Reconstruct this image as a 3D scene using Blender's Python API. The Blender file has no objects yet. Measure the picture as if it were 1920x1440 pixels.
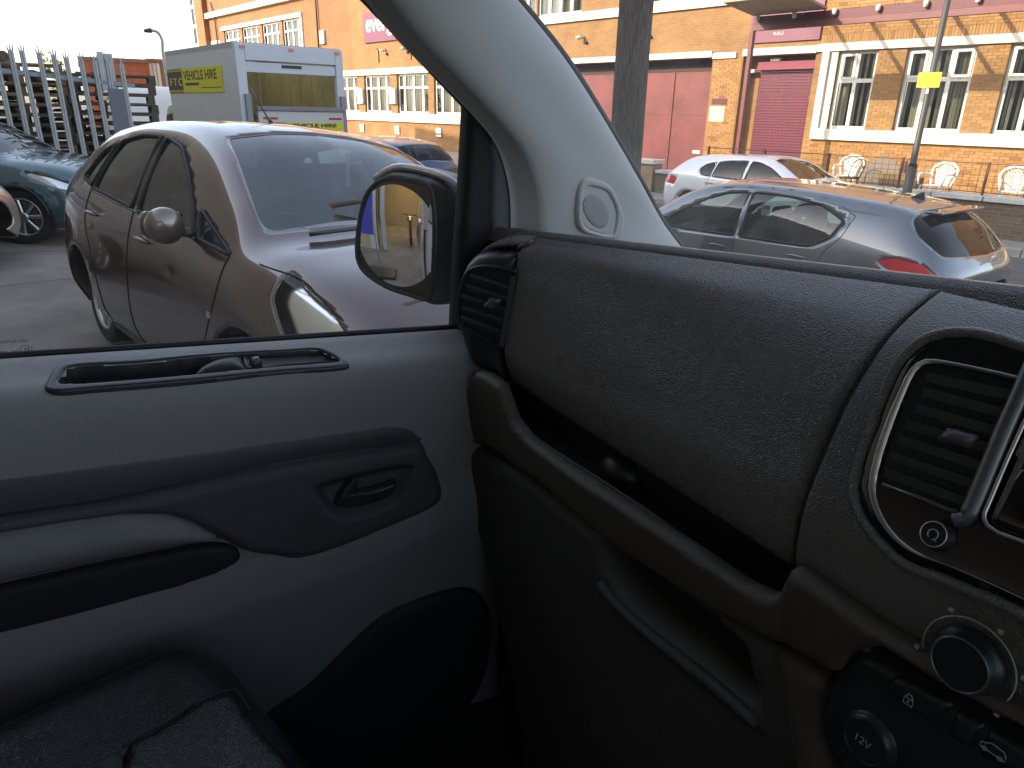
import bpy, bmesh, math, random
import numpy as np
from mathutils import Vector, Matrix
rnd = random.Random(7)
SC = bpy.context.scene
COL = SC.collection
R_ = math.radians

# ------------------------------------------------------------------ camera
FPX = 1331.0                                   # focal length in pixels of a 1920 px wide picture
PITCH, ROLL, YAW = R_(21.0), R_(1.2), R_(60.0)
CAM = np.array([0.45, 0.0, 1.62])
_fw = np.array([-math.sin(YAW)*math.cos(PITCH), math.cos(YAW)*math.cos(PITCH), -math.sin(PITCH)])
_rt = np.array([math.cos(YAW), math.sin(YAW), 0.0])
_up = np.cross(_rt, _fw)
CR = math.cos(ROLL)*_rt + math.sin(ROLL)*_up
CU = math.cos(ROLL)*_up - math.sin(ROLL)*_rt
CF = _fw
cd = bpy.data.cameras.new('camera')
cam = bpy.data.objects.new('camera', cd)
COL.objects.link(cam)
cd.sensor_fit = 'HORIZONTAL'
cd.sensor_width = 36.0
cd.lens = FPX/1920*36.0
cd.clip_start, cd.clip_end = 0.02, 2000
m = Matrix.Identity(4)
for i in range(3):
    m[i][0], m[i][1], m[i][2], m[i][3] = CR[i], CU[i], -CF[i], CAM[i]
cam.matrix_world = m
SC.camera = cam

# ------------------------------------------------------------------ street axes, sun, sky, exposure
UX = np.array([0.982, 0.189, 0.0])             # along the street, to the right
UD = np.array([-0.189, 0.982, 0.0])            # across the street, away from the van
SUN_EL, SUN_AZ = R_(26.0), R_(27.0)            # azimuth measured in the street frame, from behind on the left
to_sun = math.cos(SUN_EL)*(-math.sin(SUN_AZ)*UX - math.cos(SUN_AZ)*UD) + np.array([0, 0, math.sin(SUN_EL)])
W = bpy.data.worlds.new('World')
SC.world = W
W.use_nodes = True
nt = W.node_tree
bg = nt.nodes['Background']
sky = nt.nodes.new('ShaderNodeTexSky')
sky.sky_type = 'NISHITA'
sky.sun_disc = False
sky.sun_elevation = SUN_EL
sky.sun_rotation = math.atan2(to_sun[0], to_sun[1]) % (2*math.pi)
sky.air_density, sky.dust_density, sky.ozone_density = 1.0, 2.2, 1.0
hs = nt.nodes.new('ShaderNodeHueSaturation')          # thin high haze pales the blue
hs.inputs['Saturation'].default_value = 0.66
nt.links.new(sky.outputs[0], hs.inputs['Color'])
nt.links.new(hs.outputs[0], bg.inputs[0])
bg.inputs[1].default_value = 0.15
sl = bpy.data.lights.new('sun', 'SUN')
sl.energy, sl.angle, sl.color = 2.0, R_(0.5), (1.0, 0.86, 0.64)
so = bpy.data.objects.new('sun', sl)
COL.objects.link(so)
so.rotation_euler = Vector(-to_sun).to_track_quat('-Z', 'Y').to_euler()
SC.view_settings.view_transform = 'Standard'
SC.view_settings.look = 'None'
SC.view_settings.gamma = 1.0
SC.view_settings.use_curve_mapping = False
SC.view_settings.exposure = 1.85
SC.cycles.use_denoising = True
SC.cycles.max_bounces = 12
SC.cycles.transparent_max_bounces = 24
SC.cycles.sample_clamp_indirect = 8.0
SC.cycles.caustics_reflective = False

# ------------------------------------------------------------------ small tools
def ray(px, py):
    v = (px-960)*CR - (py-720)*CU + FPX*CF
    return v/np.linalg.norm(v)
def on_plane(px, py, p0, n):
    v = ray(px, py)
    return CAM + v*(np.dot(n, np.asarray(p0, float)-CAM)/np.dot(n, v))
def on_axis(px, py, ax, val):
    v = ray(px, py)
    return CAM + v*((val-CAM[ax])/v[ax])
def unit(v):
    v = np.asarray(v, float)
    return v/np.linalg.norm(v)

class Frame:
    """a flat working plane: origin, two in-plane axes and a normal"""
    def __init__(s, o, ex, ey):
        s.o = np.asarray(o, float); s.ex = unit(ex)
        en = unit(np.cross(s.ex, ey)); s.ey = np.cross(en, s.ex); s.en = en
    def p(s, a, b, h=0.0):
        return s.o + s.ex*a + s.ey*b + s.en*h
    def px(s, x, y, h=0.0):
        q = on_plane(x, y, s.o + s.en*h, s.en) - s.o
        return (q @ s.ex, q @ s.ey)
    def pxs(s, pts, h=0.0):
        return [s.px(x, y, h) for x, y in pts]

def spline(pts, n=8, closed=False):
    P = np.asarray(pts, float)
    N = len(P); out = []
    rng = range(N if closed else N-1)
    for i in rng:
        if closed:
            a, b, c, d = P[(i-1) % N], P[i], P[(i+1) % N], P[(i+2) % N]
        else:
            b, c = P[i], P[i+1]
            a = P[i-1] if i > 0 else 2*b-c
            d = P[i+2] if i+2 < N else 2*c-b
        # centripetal Catmull-Rom
        t0 = 0; t1 = t0+max(np.linalg.norm(b-a), 1e-9)**.5; t2 = t1+max(np.linalg.norm(c-b), 1e-9)**.5; t3 = t2+max(np.linalg.norm(d-c), 1e-9)**.5
        for k in range(n):
            t = t1+(t2-t1)*k/n
            A1 = (t1-t)/(t1-t0)*a+(t-t0)/(t1-t0)*b
            A2 = (t2-t)/(t2-t1)*b+(t-t1)/(t2-t1)*c
            A3 = (t3-t)/(t3-t2)*c+(t-t2)/(t3-t2)*d
            B1 = (t2-t)/(t2-t0)*A1+(t-t0)/(t2-t0)*A2
            B2 = (t3-t)/(t3-t1)*A2+(t-t1)/(t3-t1)*A3
            out.append((t2-t)/(t2-t1)*B1+(t-t1)/(t2-t1)*B2)
    if not closed:
        out.append(P[-1])
    return np.array(out)

def rnd_poly(pts, r, n=5):
    """polygon with every corner rounded to radius r"""
    P = [np.asarray(p, float) for p in pts]; N = len(P); out = []
    for i in range(N):
        a, b, c = P[i-1], P[i], P[(i+1) % N]
        u, v = a-b, c-b
        lu, lv = np.linalg.norm(u), np.linalg.norm(v)
        rr = min(r, lu*.45, lv*.45)
        p, q = b+u/lu*rr, b+v/lv*rr
        for k in range(n+1):
            t = k/n
            out.append((1-t)**2*p+2*t*(1-t)*b+t*t*q)
    return np.array(out)

def segs(P):
    """segments of one closed outline, or of an outline with holes given as a list"""
    L = P if isinstance(P, list) else [P]
    return np.concatenate([np.asarray(q, float) for q in L]), np.concatenate([np.roll(np.asarray(q, float), -1, 0) for q in L])
def poly_dist(P, pts):
    """distance of pts to closed polyline P and nearest points"""
    A, B = segs(P); d = B-A; L = np.maximum((d**2).sum(1), 1e-18)
    best = np.full(len(pts), 1e9); near = np.zeros((len(pts), 2))
    for s in range(0, len(pts), 4000):
        q = pts[s:s+4000]
        t = np.clip(((q[:, None]-A[None])*d[None]).sum(2)/L[None], 0, 1)
        n = A[None]+t[..., None]*d[None]
        dd = ((q[:, None]-n)**2).sum(2); k = dd.argmin(1); r = np.arange(len(q))
        best[s:s+4000] = np.sqrt(dd[r, k]); near[s:s+4000] = n[r, k]
    return best, near
def inside(P, pts):
    A, B = segs(P); res = np.zeros(len(pts), bool)
    x, y = pts[:, 0], pts[:, 1]
    for (x0, y0), (x1, y1) in zip(A, B):
        if y0 == y1: continue
        c = ((y0 > y) != (y1 > y)) & (x < (x1-x0)*(y-y0)/(y1-y0)+x0)
        res ^= c
    return res
def fill(P, res):
    """quads filling polygon P, its border vertices pulled on to the outline"""
    if not isinstance(P, list): P = np.asarray(P, float)
    A = segs(P)[0]
    lo, hi = A.min(0)-res, A.max(0)+res
    nx, ny = int((hi[0]-lo[0])/res)+2, int((hi[1]-lo[1])/res)+2
    gx, gy = lo[0]+np.arange(nx)*res, lo[1]+np.arange(ny)*res
    cx, cy = np.meshgrid(gx[:-1]+res/2, gy[:-1]+res/2, indexing='ij')
    ins = inside(P, np.c_[cx.ravel(), cy.ravel()]).reshape(nx-1, ny-1)
    ci, cj = np.nonzero(ins)
    ids = {}; V = []; Fc = []
    def vid(i, j):
        k = (i, j)
        if k not in ids:
            ids[k] = len(V); V.append((gx[i], gy[j]))
        return ids[k]
    for i, j in zip(ci.tolist(), cj.tolist()):
        Fc.append((vid(i, j), vid(i+1, j), vid(i+1, j+1), vid(i, j+1)))
    V = np.array(V)
    cnt = {}
    for q in Fc:
        for k in range(4):
            e = (q[k], q[(k+1) % 4]); kk = (min(e), max(e))
            cnt.setdefault(kk, []).append(e)
    be = [e[0] for e in cnt.values() if len(e) == 1]
    bv = sorted({v for e in be for v in e})
    d, n = poly_dist(P, V)
    V[bv] = n[bv]; d[bv] = 0
    return V, Fc, be, d

def mesh_obj(name, V, Fc, mat=None, parent=None, smooth=False, origin=None, norm=False):
    me = bpy.data.meshes.new(name)
    V = np.asarray(V, float)
    if parent is not None and origin is None:
        origin = parent.get('_o')
    if origin is not None:
        V = V-np.asarray(origin)
    me.from_pydata([tuple(map(float, v)) for v in V], [], [tuple(int(i) for i in q) for q in Fc])
    if norm:
        bm = bmesh.new(); bm.from_mesh(me); bmesh.ops.recalc_face_normals(bm, faces=bm.faces); bm.to_mesh(me); bm.free()
    if smooth:
        me.polygons.foreach_set('use_smooth', [True]*len(me.polygons))
    if mat: me.materials.append(mat)
    o = bpy.data.objects.new(name, me)
    COL.objects.link(o)
    if parent is not None:
        o.parent = parent
        if parent.get('_o') is not None: o['_o'] = parent['_o']
    return o
def thing(name, label, cat, loc=(0, 0, 0), rz=0.0, group=None, local=False):
    o = bpy.data.objects.new(name, None); COL.objects.link(o)
    o.empty_display_size = 0.1
    o.location = loc; o.rotation_euler = (0, 0, rz)
    o['label'] = label; o['category'] = cat
    if group: o['group'] = group
    o['_o'] = (0.0, 0.0, 0.0) if local else tuple(float(v) for v in loc)
    return o
def tag(o, label, cat, group=None):
    o['label'] = label; o['category'] = cat
    if group: o['group'] = group
    return o
def bevel(o, w=0.005, seg=3, ang=35):
    b = o.modifiers.new('bevel', 'BEVEL'); b.width = w; b.segments = seg; b.limit_method = 'ANGLE'; b.angle_limit = R_(ang)
    o.data.polygons.foreach_set('use_smooth', [True]*len(o.data.polygons))
    b.harden_normals = True
    return o
class MB:
    """collects boxes, tubes and prisms into one mesh"""
    def __init__(s): s.V = []; s.F = []
    def add(s, V, Fc):
        n = len(s.V); s.V += [tuple(map(float, v)) for v in V]; s.F += [tuple(int(i)+n for i in q) for q in Fc]; return s
    def box(s, lo, hi, fr=None):
        (x0, y0, z0), (x1, y1, z1) = lo, hi
        V = [(x0,y0,z0),(x1,y0,z0),(x1,y1,z0),(x0,y1,z0),(x0,y0,z1),(x1,y0,z1),(x1,y1,z1),(x0,y1,z1)]
        if fr is not None: V = [fr(*v) for v in V]
        return s.add(V, [(0,3,2,1),(4,5,6,7),(0,1,5,4),(1,2,6,5),(2,3,7,6),(3,0,4,7)])
    def tube(s, path, r, n=10, caps=True, closed=False):
        P = [np.asarray(p, float) for p in path]; N = len(P); rings = []; ref = None
        for i in range(N):
            if closed: t = unit(P[(i+1) % N]-P[i-1])
            else: t = unit(P[min(i+1, N-1)]-P[max(i-1, 0)])
            if ref is None:
                ref = np.array([0, 0, 1.]) if abs(t[2]) < .9 else np.array([1., 0, 0])
            a = unit(np.cross(t, ref)); b = np.cross(a, t); ref = b
            rr = r[i] if hasattr(r, '__len__') else r
            rings.append([P[i]+rr*(math.cos(2*math.pi*k/n)*a+math.sin(2*math.pi*k/n)*b) for k in range(n)])
        V = [v for q in rings for v in q]; Fc = []
        for i in range(N if closed else N-1):
            j = (i+1) % N
            for k in range(n):
                Fc.append((i*n+k, i*n+(k+1) % n, j*n+(k+1) % n, j*n+k))
        if caps and not closed:
            Fc.append(tuple(range(n))[::-1]); Fc.append(tuple((N-1)*n+k for k in range(n)))
        return s.add(V, Fc)
    def prism(s, poly, fn, h0, h1):
        """polygon in a plane extruded from h0 to h1; fn(a,b,h)->point"""
        n = len(poly)
        V = [fn(a, b, h0) for a, b in poly]+[fn(a, b, h1) for a, b in poly]
        Fc = [tuple(range(n))[::-1], tuple(range(n, 2*n))]+[(i, (i+1) % n, n+(i+1) % n, n+i) for i in range(n)]
        return s.add(V, Fc)
    def lathe(s, prof, fn, n=32):
        """profile of (radius, height) turned about the frame's normal; fn(a,b,h)->point"""
        V = []; Fc = []; m_ = len(prof)
        for k in range(n):
            c, q = math.cos(2*math.pi*k/n), math.sin(2*math.pi*k/n)
            V += [fn(r*c, r*q, h) for r, h in prof]
        for k in range(n):
            j = (k+1) % n
            for i in range(m_-1):
                Fc.append((k*m_+i, j*m_+i, j*m_+i+1, k*m_+i+1))
        return s.add(V, Fc)
    def build(s, name, mat, parent=None, smooth=False, bev=0, seg=2, origin=None):
        o = mesh_obj(name, s.V, s.F, mat, parent, smooth, origin, norm=True)
        if bev: bevel(o, bev, seg)
        return o
def loft(rows, closed=False):
    rows = [np.asarray(r, float) for r in rows]; n = len(rows[0]); V = np.concatenate(rows); Fc = []
    for i in range(len(rows)-1):
        for k in range(n if closed else n-1):
            j = (k+1) % n
            Fc.append((i*n+k, i*n+j, (i+1)*n+j, (i+1)*n+k))
    return V, Fc
def pillow(name, poly, fn, mat, parent, res=.008, h0=0., h1=.01, r=.012, skirt=.01, extra=None):
    """rounded slab on a plane: edge height h0 rising to h1 within r of the outline"""
    V2, Fc, be, d = fill(poly, res)
    t = np.clip(d/r, 0, 1); h = h0+(h1-h0)*np.sqrt(np.maximum(0, 1-(1-t)**2))
    if extra is not None: h = h+extra(V2[:, 0], V2[:, 1], d)
    V = [fn(a, b, hh) for (a, b), hh in zip(V2, h)]
    Fc = list(Fc)
    if skirt:
        m_ = {}
        for e in be:
            for v in e:
                if v not in m_:
                    m_[v] = len(V); V.append(fn(V2[v, 0], V2[v, 1], h[v]-skirt))
        for a, b in be: Fc.append((b, a, m_[a], m_[b]))
    return mesh_obj(name, V, Fc, mat, parent, True)
def text(name, body, size, fr, a, b, h, mat, parent, mirror=False, align='LEFT', thick=0.0005, sx=1.0, bold=0.0):
    cu = bpy.data.curves.new('t', 'FONT'); cu.body = body; cu.size = size; cu.align_x = align; cu.extrude = thick; cu.offset = bold
    ob = bpy.data.objects.new('t', cu); COL.objects.link(ob)
    dg = bpy.context.evaluated_depsgraph_get()
    me = bpy.data.meshes.new_from_object(ob.evaluated_get(dg))
    bpy.data.objects.remove(ob); bpy.data.curves.remove(cu)
    k = -1 if mirror else 1
    V = [fr.p(a+k*sx*v.co.x, b+v.co.y, h+v.co.z) for v in me.vertices]
    Fc = [tuple(p.vertices) for p in me.polygons]
    bpy.data.meshes.remove(me)
    return mesh_obj(name, V, Fc, mat, parent)

# ------------------------------------------------------------------ materials
def new_mat(name):
    m_ = bpy.data.materials.new(name); m_.use_nodes = True
    return m_, m_.node_tree.nodes, m_.node_tree.links, m_.node_tree.nodes['Principled BSDF']
def N(nodes, t, **kw):
    n = nodes.new(t)
    for k, v in kw.items():
        if k in n.inputs: n.inputs[k].default_value = v
        else: setattr(n, k, v)
    return n
def plain(name, col, rough=.5, metal=0., coat=0., spec=.5, var=0., vscale=8., bump=0., bscale=200., bdist=.001, emit=0., obj=True, stretch=None):
    """principled colour with optional large-scale mottling and fine relief"""
    m_, nd, ln, p = new_mat(name)
    p.inputs['Base Color'].default_value = (*col, 1); p.inputs['Roughness'].default_value = rough
    p.inputs['Metallic'].default_value = metal; p.inputs['Coat Weight'].default_value = coat; p.inputs['Coat Roughness'].default_value = .04
    p.inputs['Specular IOR Level'].default_value = spec
    tc = nd.new('ShaderNodeTexCoord')
    src = tc.outputs['Object']
    if stretch:
        mp = nd.new('ShaderNodeMapping'); mp.inputs['Scale'].default_value = stretch; ln.new(src, mp.inputs[0]); src = mp.outputs[0]
    if var:
        n = N(nd, 'ShaderNodeTexNoise', Scale=vscale, Detail=6., Roughness=.62); ln.new(src, n.inputs['Vector'])
        r = nd.new('ShaderNodeValToRGB'); ln.new(n.outputs[0], r.inputs[0])
        r.color_ramp.elements[0].position = .3; r.color_ramp.elements[1].position = .7
        r.color_ramp.elements[0].color = (*[c*(1-var) for c in col], 1); r.color_ramp.elements[1].color = (*[min(1, c*(1+var)) for c in col], 1)
        ln.new(r.outputs[0], p.inputs['Base Color'])
    if bump:
        n = N(nd, 'ShaderNodeTexNoise', Scale=bscale, Detail=3.); ln.new(src, n.inputs['Vector'])
        b = N(nd, 'ShaderNodeBump', Strength=bump, Distance=bdist); ln.new(n.outputs[0], b.inputs['Height']); ln.new(b.outputs[0], p.inputs['Normal'])
    if emit:
        p.inputs['Emission Color'].default_value = (*col, 1); p.inputs['Emission Strength'].default_value = emit
    return m_
def grain(name, col, rough=.5, scale=330., strength=.5, dist=.0012, spec=.5):
    """moulded plastic with a leather grain"""
    m_, nd, ln, p = new_mat(name)
    p.inputs['Base Color'].default_value = (*col, 1); p.inputs['Roughness'].default_value = rough; p.inputs['Specular IOR Level'].default_value = spec
    tc = nd.new('ShaderNodeTexCoord')
    w = N(nd, 'ShaderNodeTexNoise', Scale=scale*.35, Detail=2.); ln.new(tc.outputs['Object'], w.inputs['Vector'])
    mx = N(nd, 'ShaderNodeMix', data_type='VECTOR'); mx.inputs[0].default_value = .004
    ln.new(tc.outputs['Object'], mx.inputs[4]); ln.new(w.outputs['Color'], mx.inputs[5])
    v = N(nd, 'ShaderNodeTexVoronoi', feature='DISTANCE_TO_EDGE', Scale=scale); ln.new(mx.outputs[1], v.inputs['Vector'])
    mr = N(nd, 'ShaderNodeMapRange'); mr.inputs['From Max'].default_value = .28; ln.new(v.outputs['Distance'], mr.inputs[0])
    b = N(nd, 'ShaderNodeBump', Strength=strength, Distance=dist); ln.new(mr.outputs[0], b.inputs['Height']); ln.new(b.outputs[0], p.inputs['Normal'])
    # a thin, uneven film of dust and handling marks
    n2 = N(nd, 'ShaderNodeTexNoise', Scale=9., Detail=8., Roughness=.7); ln.new(tc.outputs['Object'], n2.inputs['Vector'])
    m2 = N(nd, 'ShaderNodeMapRange'); m2.inputs['From Min'].default_value = .35; m2.inputs['From Max'].default_value = .7
    m2.inputs['To Min'].default_value = rough-.06; m2.inputs['To Max'].default_value = rough+.08
    ln.new(n2.outputs[0], m2.inputs[0]); ln.new(m2.outputs[0], p.inputs['Roughness'])
    return m_
def glass(name, tint=(.93, .97, .95), ior=1.5, dirt=0.0, rough=0.0, dscale=900.):
    """thin pane: tinted see-through plus Fresnel mirror, optional specks of dirt"""
    m_, nd, ln, p = new_mat(name)
    nd.remove(p); out = nd['Material Output']
    t = N(nd, 'ShaderNodeBsdfTransparent'); t.inputs[0].default_value = (*tint, 1)
    g = N(nd, 'ShaderNodeBsdfGlossy'); g.inputs['Roughness'].default_value = rough
    f0 = ((ior-1)/(ior+1))**2
    ge = nd.new('ShaderNodeNewGeometry'); dt = N(nd, 'ShaderNodeVectorMath', operation='DOT_PRODUCT'); ln.new(ge.outputs['Normal'], dt.inputs[0]); ln.new(ge.outputs['Incoming'], dt.inputs[1])
    ab_ = N(nd, 'ShaderNodeMath', operation='ABSOLUTE'); ln.new(dt.outputs['Value'], ab_.inputs[0])
    om = N(nd, 'ShaderNodeMath', operation='SUBTRACT'); om.inputs[0].default_value = 1.0; ln.new(ab_.outputs[0], om.inputs[1])
    pw = N(nd, 'ShaderNodeMath', operation='POWER'); pw.inputs[1].default_value = 5.0; ln.new(om.outputs[0], pw.inputs[0])
    f = N(nd, 'ShaderNodeMath', operation='MULTIPLY_ADD'); f.inputs[1].default_value = 1-f0; f.inputs[2].default_value = f0; ln.new(pw.outputs[0], f.inputs[0])
    mx = nd.new('ShaderNodeMixShader'); ln.new(f.outputs[0], mx.inputs[0]); ln.new(t.outputs[0], mx.inputs[1]); ln.new(g.outputs[0], mx.inputs[2])
    last = mx
    if dirt:
        d = N(nd, 'ShaderNodeBsdfDiffuse'); d.inputs[0].default_value = (.6, .57, .5, 1)
        tr = N(nd, 'ShaderNodeBsdfTranslucent'); tr.inputs[0].default_value = (.6, .57, .5, 1)
        a = nd.new('ShaderNodeAddShader'); ln.new(d.outputs[0], a.inputs[0]); ln.new(tr.outputs[0], a.inputs[1])
        tc = nd.new('ShaderNodeTexCoord')
        v = N(nd, 'ShaderNodeTexVoronoi', Scale=dscale*.2, feature='F1', Randomness=1.); ln.new(tc.outputs['Object'], v.inputs['Vector'])
        mr = N(nd, 'ShaderNodeMapRange'); mr.inputs['From Min'].default_value = .16; mr.inputs['From Max'].default_value = .06; ln.new(v.outputs['Distance'], mr.inputs[0])
        sc_ = nd.new('ShaderNodeSeparateColor'); ln.new(v.outputs['Color'], sc_.inputs[0])
        gt = N(nd, 'ShaderNodeMath', operation='GREATER_THAN'); gt.inputs[1].default_value = .86; ln.new(sc_.outputs[0], gt.inputs[0])
        sp = N(nd, 'ShaderNodeMath', operation='MULTIPLY'); ln.new(mr.outputs[0], sp.inputs[0]); ln.new(gt.outputs[0], sp.inputs[1])
        n = N(nd, 'ShaderNodeTexNoise', Scale=5., Detail=8., Roughness=.7); ln.new(tc.outputs['Object'], n.inputs['Vector'])
        fm = N(nd, 'ShaderNodeMapRange'); fm.inputs['From Min'].default_value = .4; fm.inputs['From Max'].default_value = .75; fm.inputs['To Max'].default_value = dirt*.35; fm.inputs['To Min'].default_value = dirt*.08; ln.new(n.outputs[0], fm.inputs[0])
        m3 = N(nd, 'ShaderNodeMath', operation='MULTIPLY_ADD'); m3.inputs[1].default_value = dirt*2.2; ln.new(sp.outputs[0], m3.inputs[0]); ln.new(fm.outputs[0], m3.inputs[2])
        m4 = nd.new('ShaderNodeMixShader'); ln.new(m3.outputs[0], m4.inputs[0]); ln.new(mx.outputs[0], m4.inputs[1]); ln.new(a.outputs[0], m4.inputs[2]); last = m4
    ln.new(last.outputs[0], out.inputs[0])
    return m_
def paint(name, col, metal=.55, rough=.32, coat=1.0, ior=1.6):
    """car paint: flake base under clear coat, a little dust"""
    m_, nd, ln, p = new_mat(name)
    p.inputs['Base Color'].default_value = (*col, 1); p.inputs['Metallic'].default_value = metal; p.inputs['Roughness'].default_value = rough
    p.inputs['Coat Weight'].default_value = coat; p.inputs['Coat Roughness'].default_value = .03; p.inputs['Coat IOR'].default_value = ior
    tc = nd.new('ShaderNodeTexCoord')
    n = N(nd, 'ShaderNodeTexNoise', Scale=3.5, Detail=8., Roughness=.7); ln.new(tc.outputs['Object'], n.inputs['Vector'])
    mr = N(nd, 'ShaderNodeMapRange'); mr.inputs['From Min'].default_value = .45; mr.inputs['From Max'].default_value = .8; mr.inputs['To Min'].default_value = .02; mr.inputs['To Max'].default_value = .10
    ln.new(n.outputs[0], mr.inputs[0]); ln.new(mr.outputs[0], p.inputs['Coat Roughness'])
    return m_
M = {}
M['grey_trim'] = grain('grey_door_trim', (.235, .229, .224), .46, 520, .45, .0008)
M['lid'] = grain('black_dash_grain', (.145, .135, .128), .30, 330, .5, .0014)
M['black_trim'] = grain('black_door_trim', (.060, .060, .061), .38, 420, .55, .001)
M['dark_bar'] = grain('dark_brown_grey_trim', (.080, .068, .054), .43, 600, .4, .0008)
M['low_trim'] = grain('dark_lower_trim', (.062, .056, .050), .55, 600, .4, .0008)
M['grey_shade'] = grain('grey_trim_shade', (.185, .182, .180), .48, 520, .45, .0008)  # same door grey, darkened for the shade on armrest and lower panel
M['pillar'] = plain('pale_grey_pillar_trim', (.40, .395, .385), .75, bump=.15, bscale=900, bdist=.0004)
M['smooth_black'] = plain('satin_black_plastic', (.026, .026, .027), .36)
M['matt_black'] = plain('matt_black', (.012, .012, .013), .75)
M['gloss_black'] = plain('piano_black', (.008, .008, .009), .12, coat=.6)
M['satin_grey'] = plain('satin_grey_trim', (.16, .17, .18), .34, metal=.6)
M['chrome'] = plain('satin_chrome', (.70, .66, .64), .34, metal=1.)
M['vane'] = plain('grey_black_vane', (.07, .068, .066), .4)
M['rubber'] = plain('black_rubber', (.012, .012, .012), .6)
M['carpet'] = plain('dark_carpet', (.012, .012, .012), .95, bump=.6, bscale=500, bdist=.004)
M['strip'] = plain('ribbed_dark_strip', (.058, .059, .062), .38, bump=.5, bscale=60, bdist=.001, stretch=(1, 1, 28))
M['leather'] = grain('black_seat_leather', (.013, .0125, .013), .34, 260, .35, .001)
M['icon'] = plain('printed_white_icon', (.45, .45, .45), .6)
M['icon_dark'] = plain('printed_dark_mark', (.03, .03, .03), .6)
M['side_glass'] = glass('side_window_glass', (.985, .995, .99), 1.4, dirt=.08)
M['screen_glass'] = glass('windscreen_glass', (.985, .99, .98), 1.3, dirt=.2)
M['mirror'] = plain('mirror_silver', (.86, .87, .86), .015, metal=1.)
M['van_paint'] = paint('silver_white_van_paint', (.55, .56, .57), .2, .35)

# ================================================================== THE VAN WE SIT IN
van = thing('van', 'panel van seen from its own cab: dark grey dashboard, passenger door, mirror and seat', 'van', (0, 0, 0))
def zm(pts, x0, y0, k):
    return [(x0+x/k, y0+y/k) for x, y in pts]
# --- passenger door -------------------------------------------------
T4 = R_(4)
DF = Frame((-.82, 0, 1.0), (math.sin(T4), math.cos(T4), 0), (0, 0, 1))
s0, s1 = DF.px(0, 676), DF.px(850, 620)
SL = (s1[1]-s0[1])/(s1[0]-s0[0])
sill = lambda a: s0[1]+SL*(a-s0[0])
SEC = spline([(-.012, -.02), (-.004, .001), (.012, .002), (.05, -.0095), (.088, -.0205), (.102, -.032), (.109, -.055), (.110, -.09), (.107, -.14), (.098, -.27)], 6)
LF = Frame(DF.p(0, sill(0)+.003, .0), DF.ex+SL*np.array([0, 0, 1.]), -.060*DF.en+.016*np.array([0, 0, 1.]))
bez_o = spline(LF.pxs(zm([(230, 292), (236, 262), (278, 192), (330, 163), (700, 138), (1100, 108), (1500, 86), (1640, 80), (1695, 96), (1788, 158), (1796, 174), (1750, 184), (1450, 206), (1000, 250), (500, 291), (270, 306)], 0, 620, 2.743), .004), 5, True)
bez_i = spline(LF.pxs(zm([(302, 258), (312, 236), (352, 187), (700, 162), (1100, 122), (1450, 103), (1630, 95), (1670, 108), (1745, 150), (1700, 160), (1450, 178), (1000, 220), (650, 250), (330, 268)], 0, 620, 2.743), .004), 5, True)
rows = []
for a in np.arange(-1.15, .80, .01):
    rows.append([DF.p(a, sill(a)+dz, h) for h, dz in SEC])
V, Fc = loft(rows)
V = np.asarray(V)
cen = np.array([V[list(q)].mean(0) for q in Fc]); rel = cen-LF.o
ab = np.c_[rel @ LF.ex, rel @ LF.ey]; dep = rel @ LF.en
ins = inside(np.asarray(bez_i), ab) & (np.abs(dep) < .06)
door = mesh_obj('door', V, [q for q, k in zip(Fc, ins) if not k], M['grey_trim'], van, True)
pillow('switch_bezel', [bez_o, bez_i], LF.p, M['smooth_black'], door, .0022, .0005, .004, .005, .03)
pillow('switch_tray', spline(LF.pxs(zm([(290, 262), (300, 236), (345, 183), (700, 156), (1120, 116), (1030, 160), (1000, 222), (650, 256), (330, 274)], 0, 620, 2.743), -.02), 4, True), LF.p, M['matt_black'], door, .006, -.022, -.022, .01, .0)
pillow('switch_block', spline(LF.pxs(zm([(985, 226), (1000, 180), (1040, 150), (1120, 118), (1260, 108), (1275, 150), (1290, 200), (1150, 212)], 0, 620, 2.743), .0), 4, True), LF.p, M['smooth_black'], door, .004, -.02, .002, .03, .02)
pillow('switch_dish', spline(LF.pxs(zm([(1285, 200), (1262, 120), (1330, 108), (1460, 98), (1640, 92), (1690, 115), (1755, 152), (1600, 172), (1450, 184)], 0, 620, 2.743), -.004), 4, True), LF.p, M['smooth_black'], door, .005, -.001, -.008, .05, .02)
pillow('window_switch', rnd_poly(LF.pxs(zm([(1278, 142), (1330, 128), (1352, 158), (1300, 172)], 0, 620, 2.743), .004), .004), LF.p, M['smooth_black'], door, .0025, .0, .007, .006, .01)
w0 = LF.px(480, 670, .008)
MB().box((w0[0]-.004, w0[1]-.002, .0074), (w0[0]+.004, w0[1]+.002, .0080), LF.p).build('switch_mark', M['icon'], door)
# black rubber wiper at the foot of the glass
MB().tube([DF.p(a, sill(a)+.003, -.016) for a in np.arange(-1.15, .76, .05)], .0055, 8).build('window_seal', M['rubber'], door, True)
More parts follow.
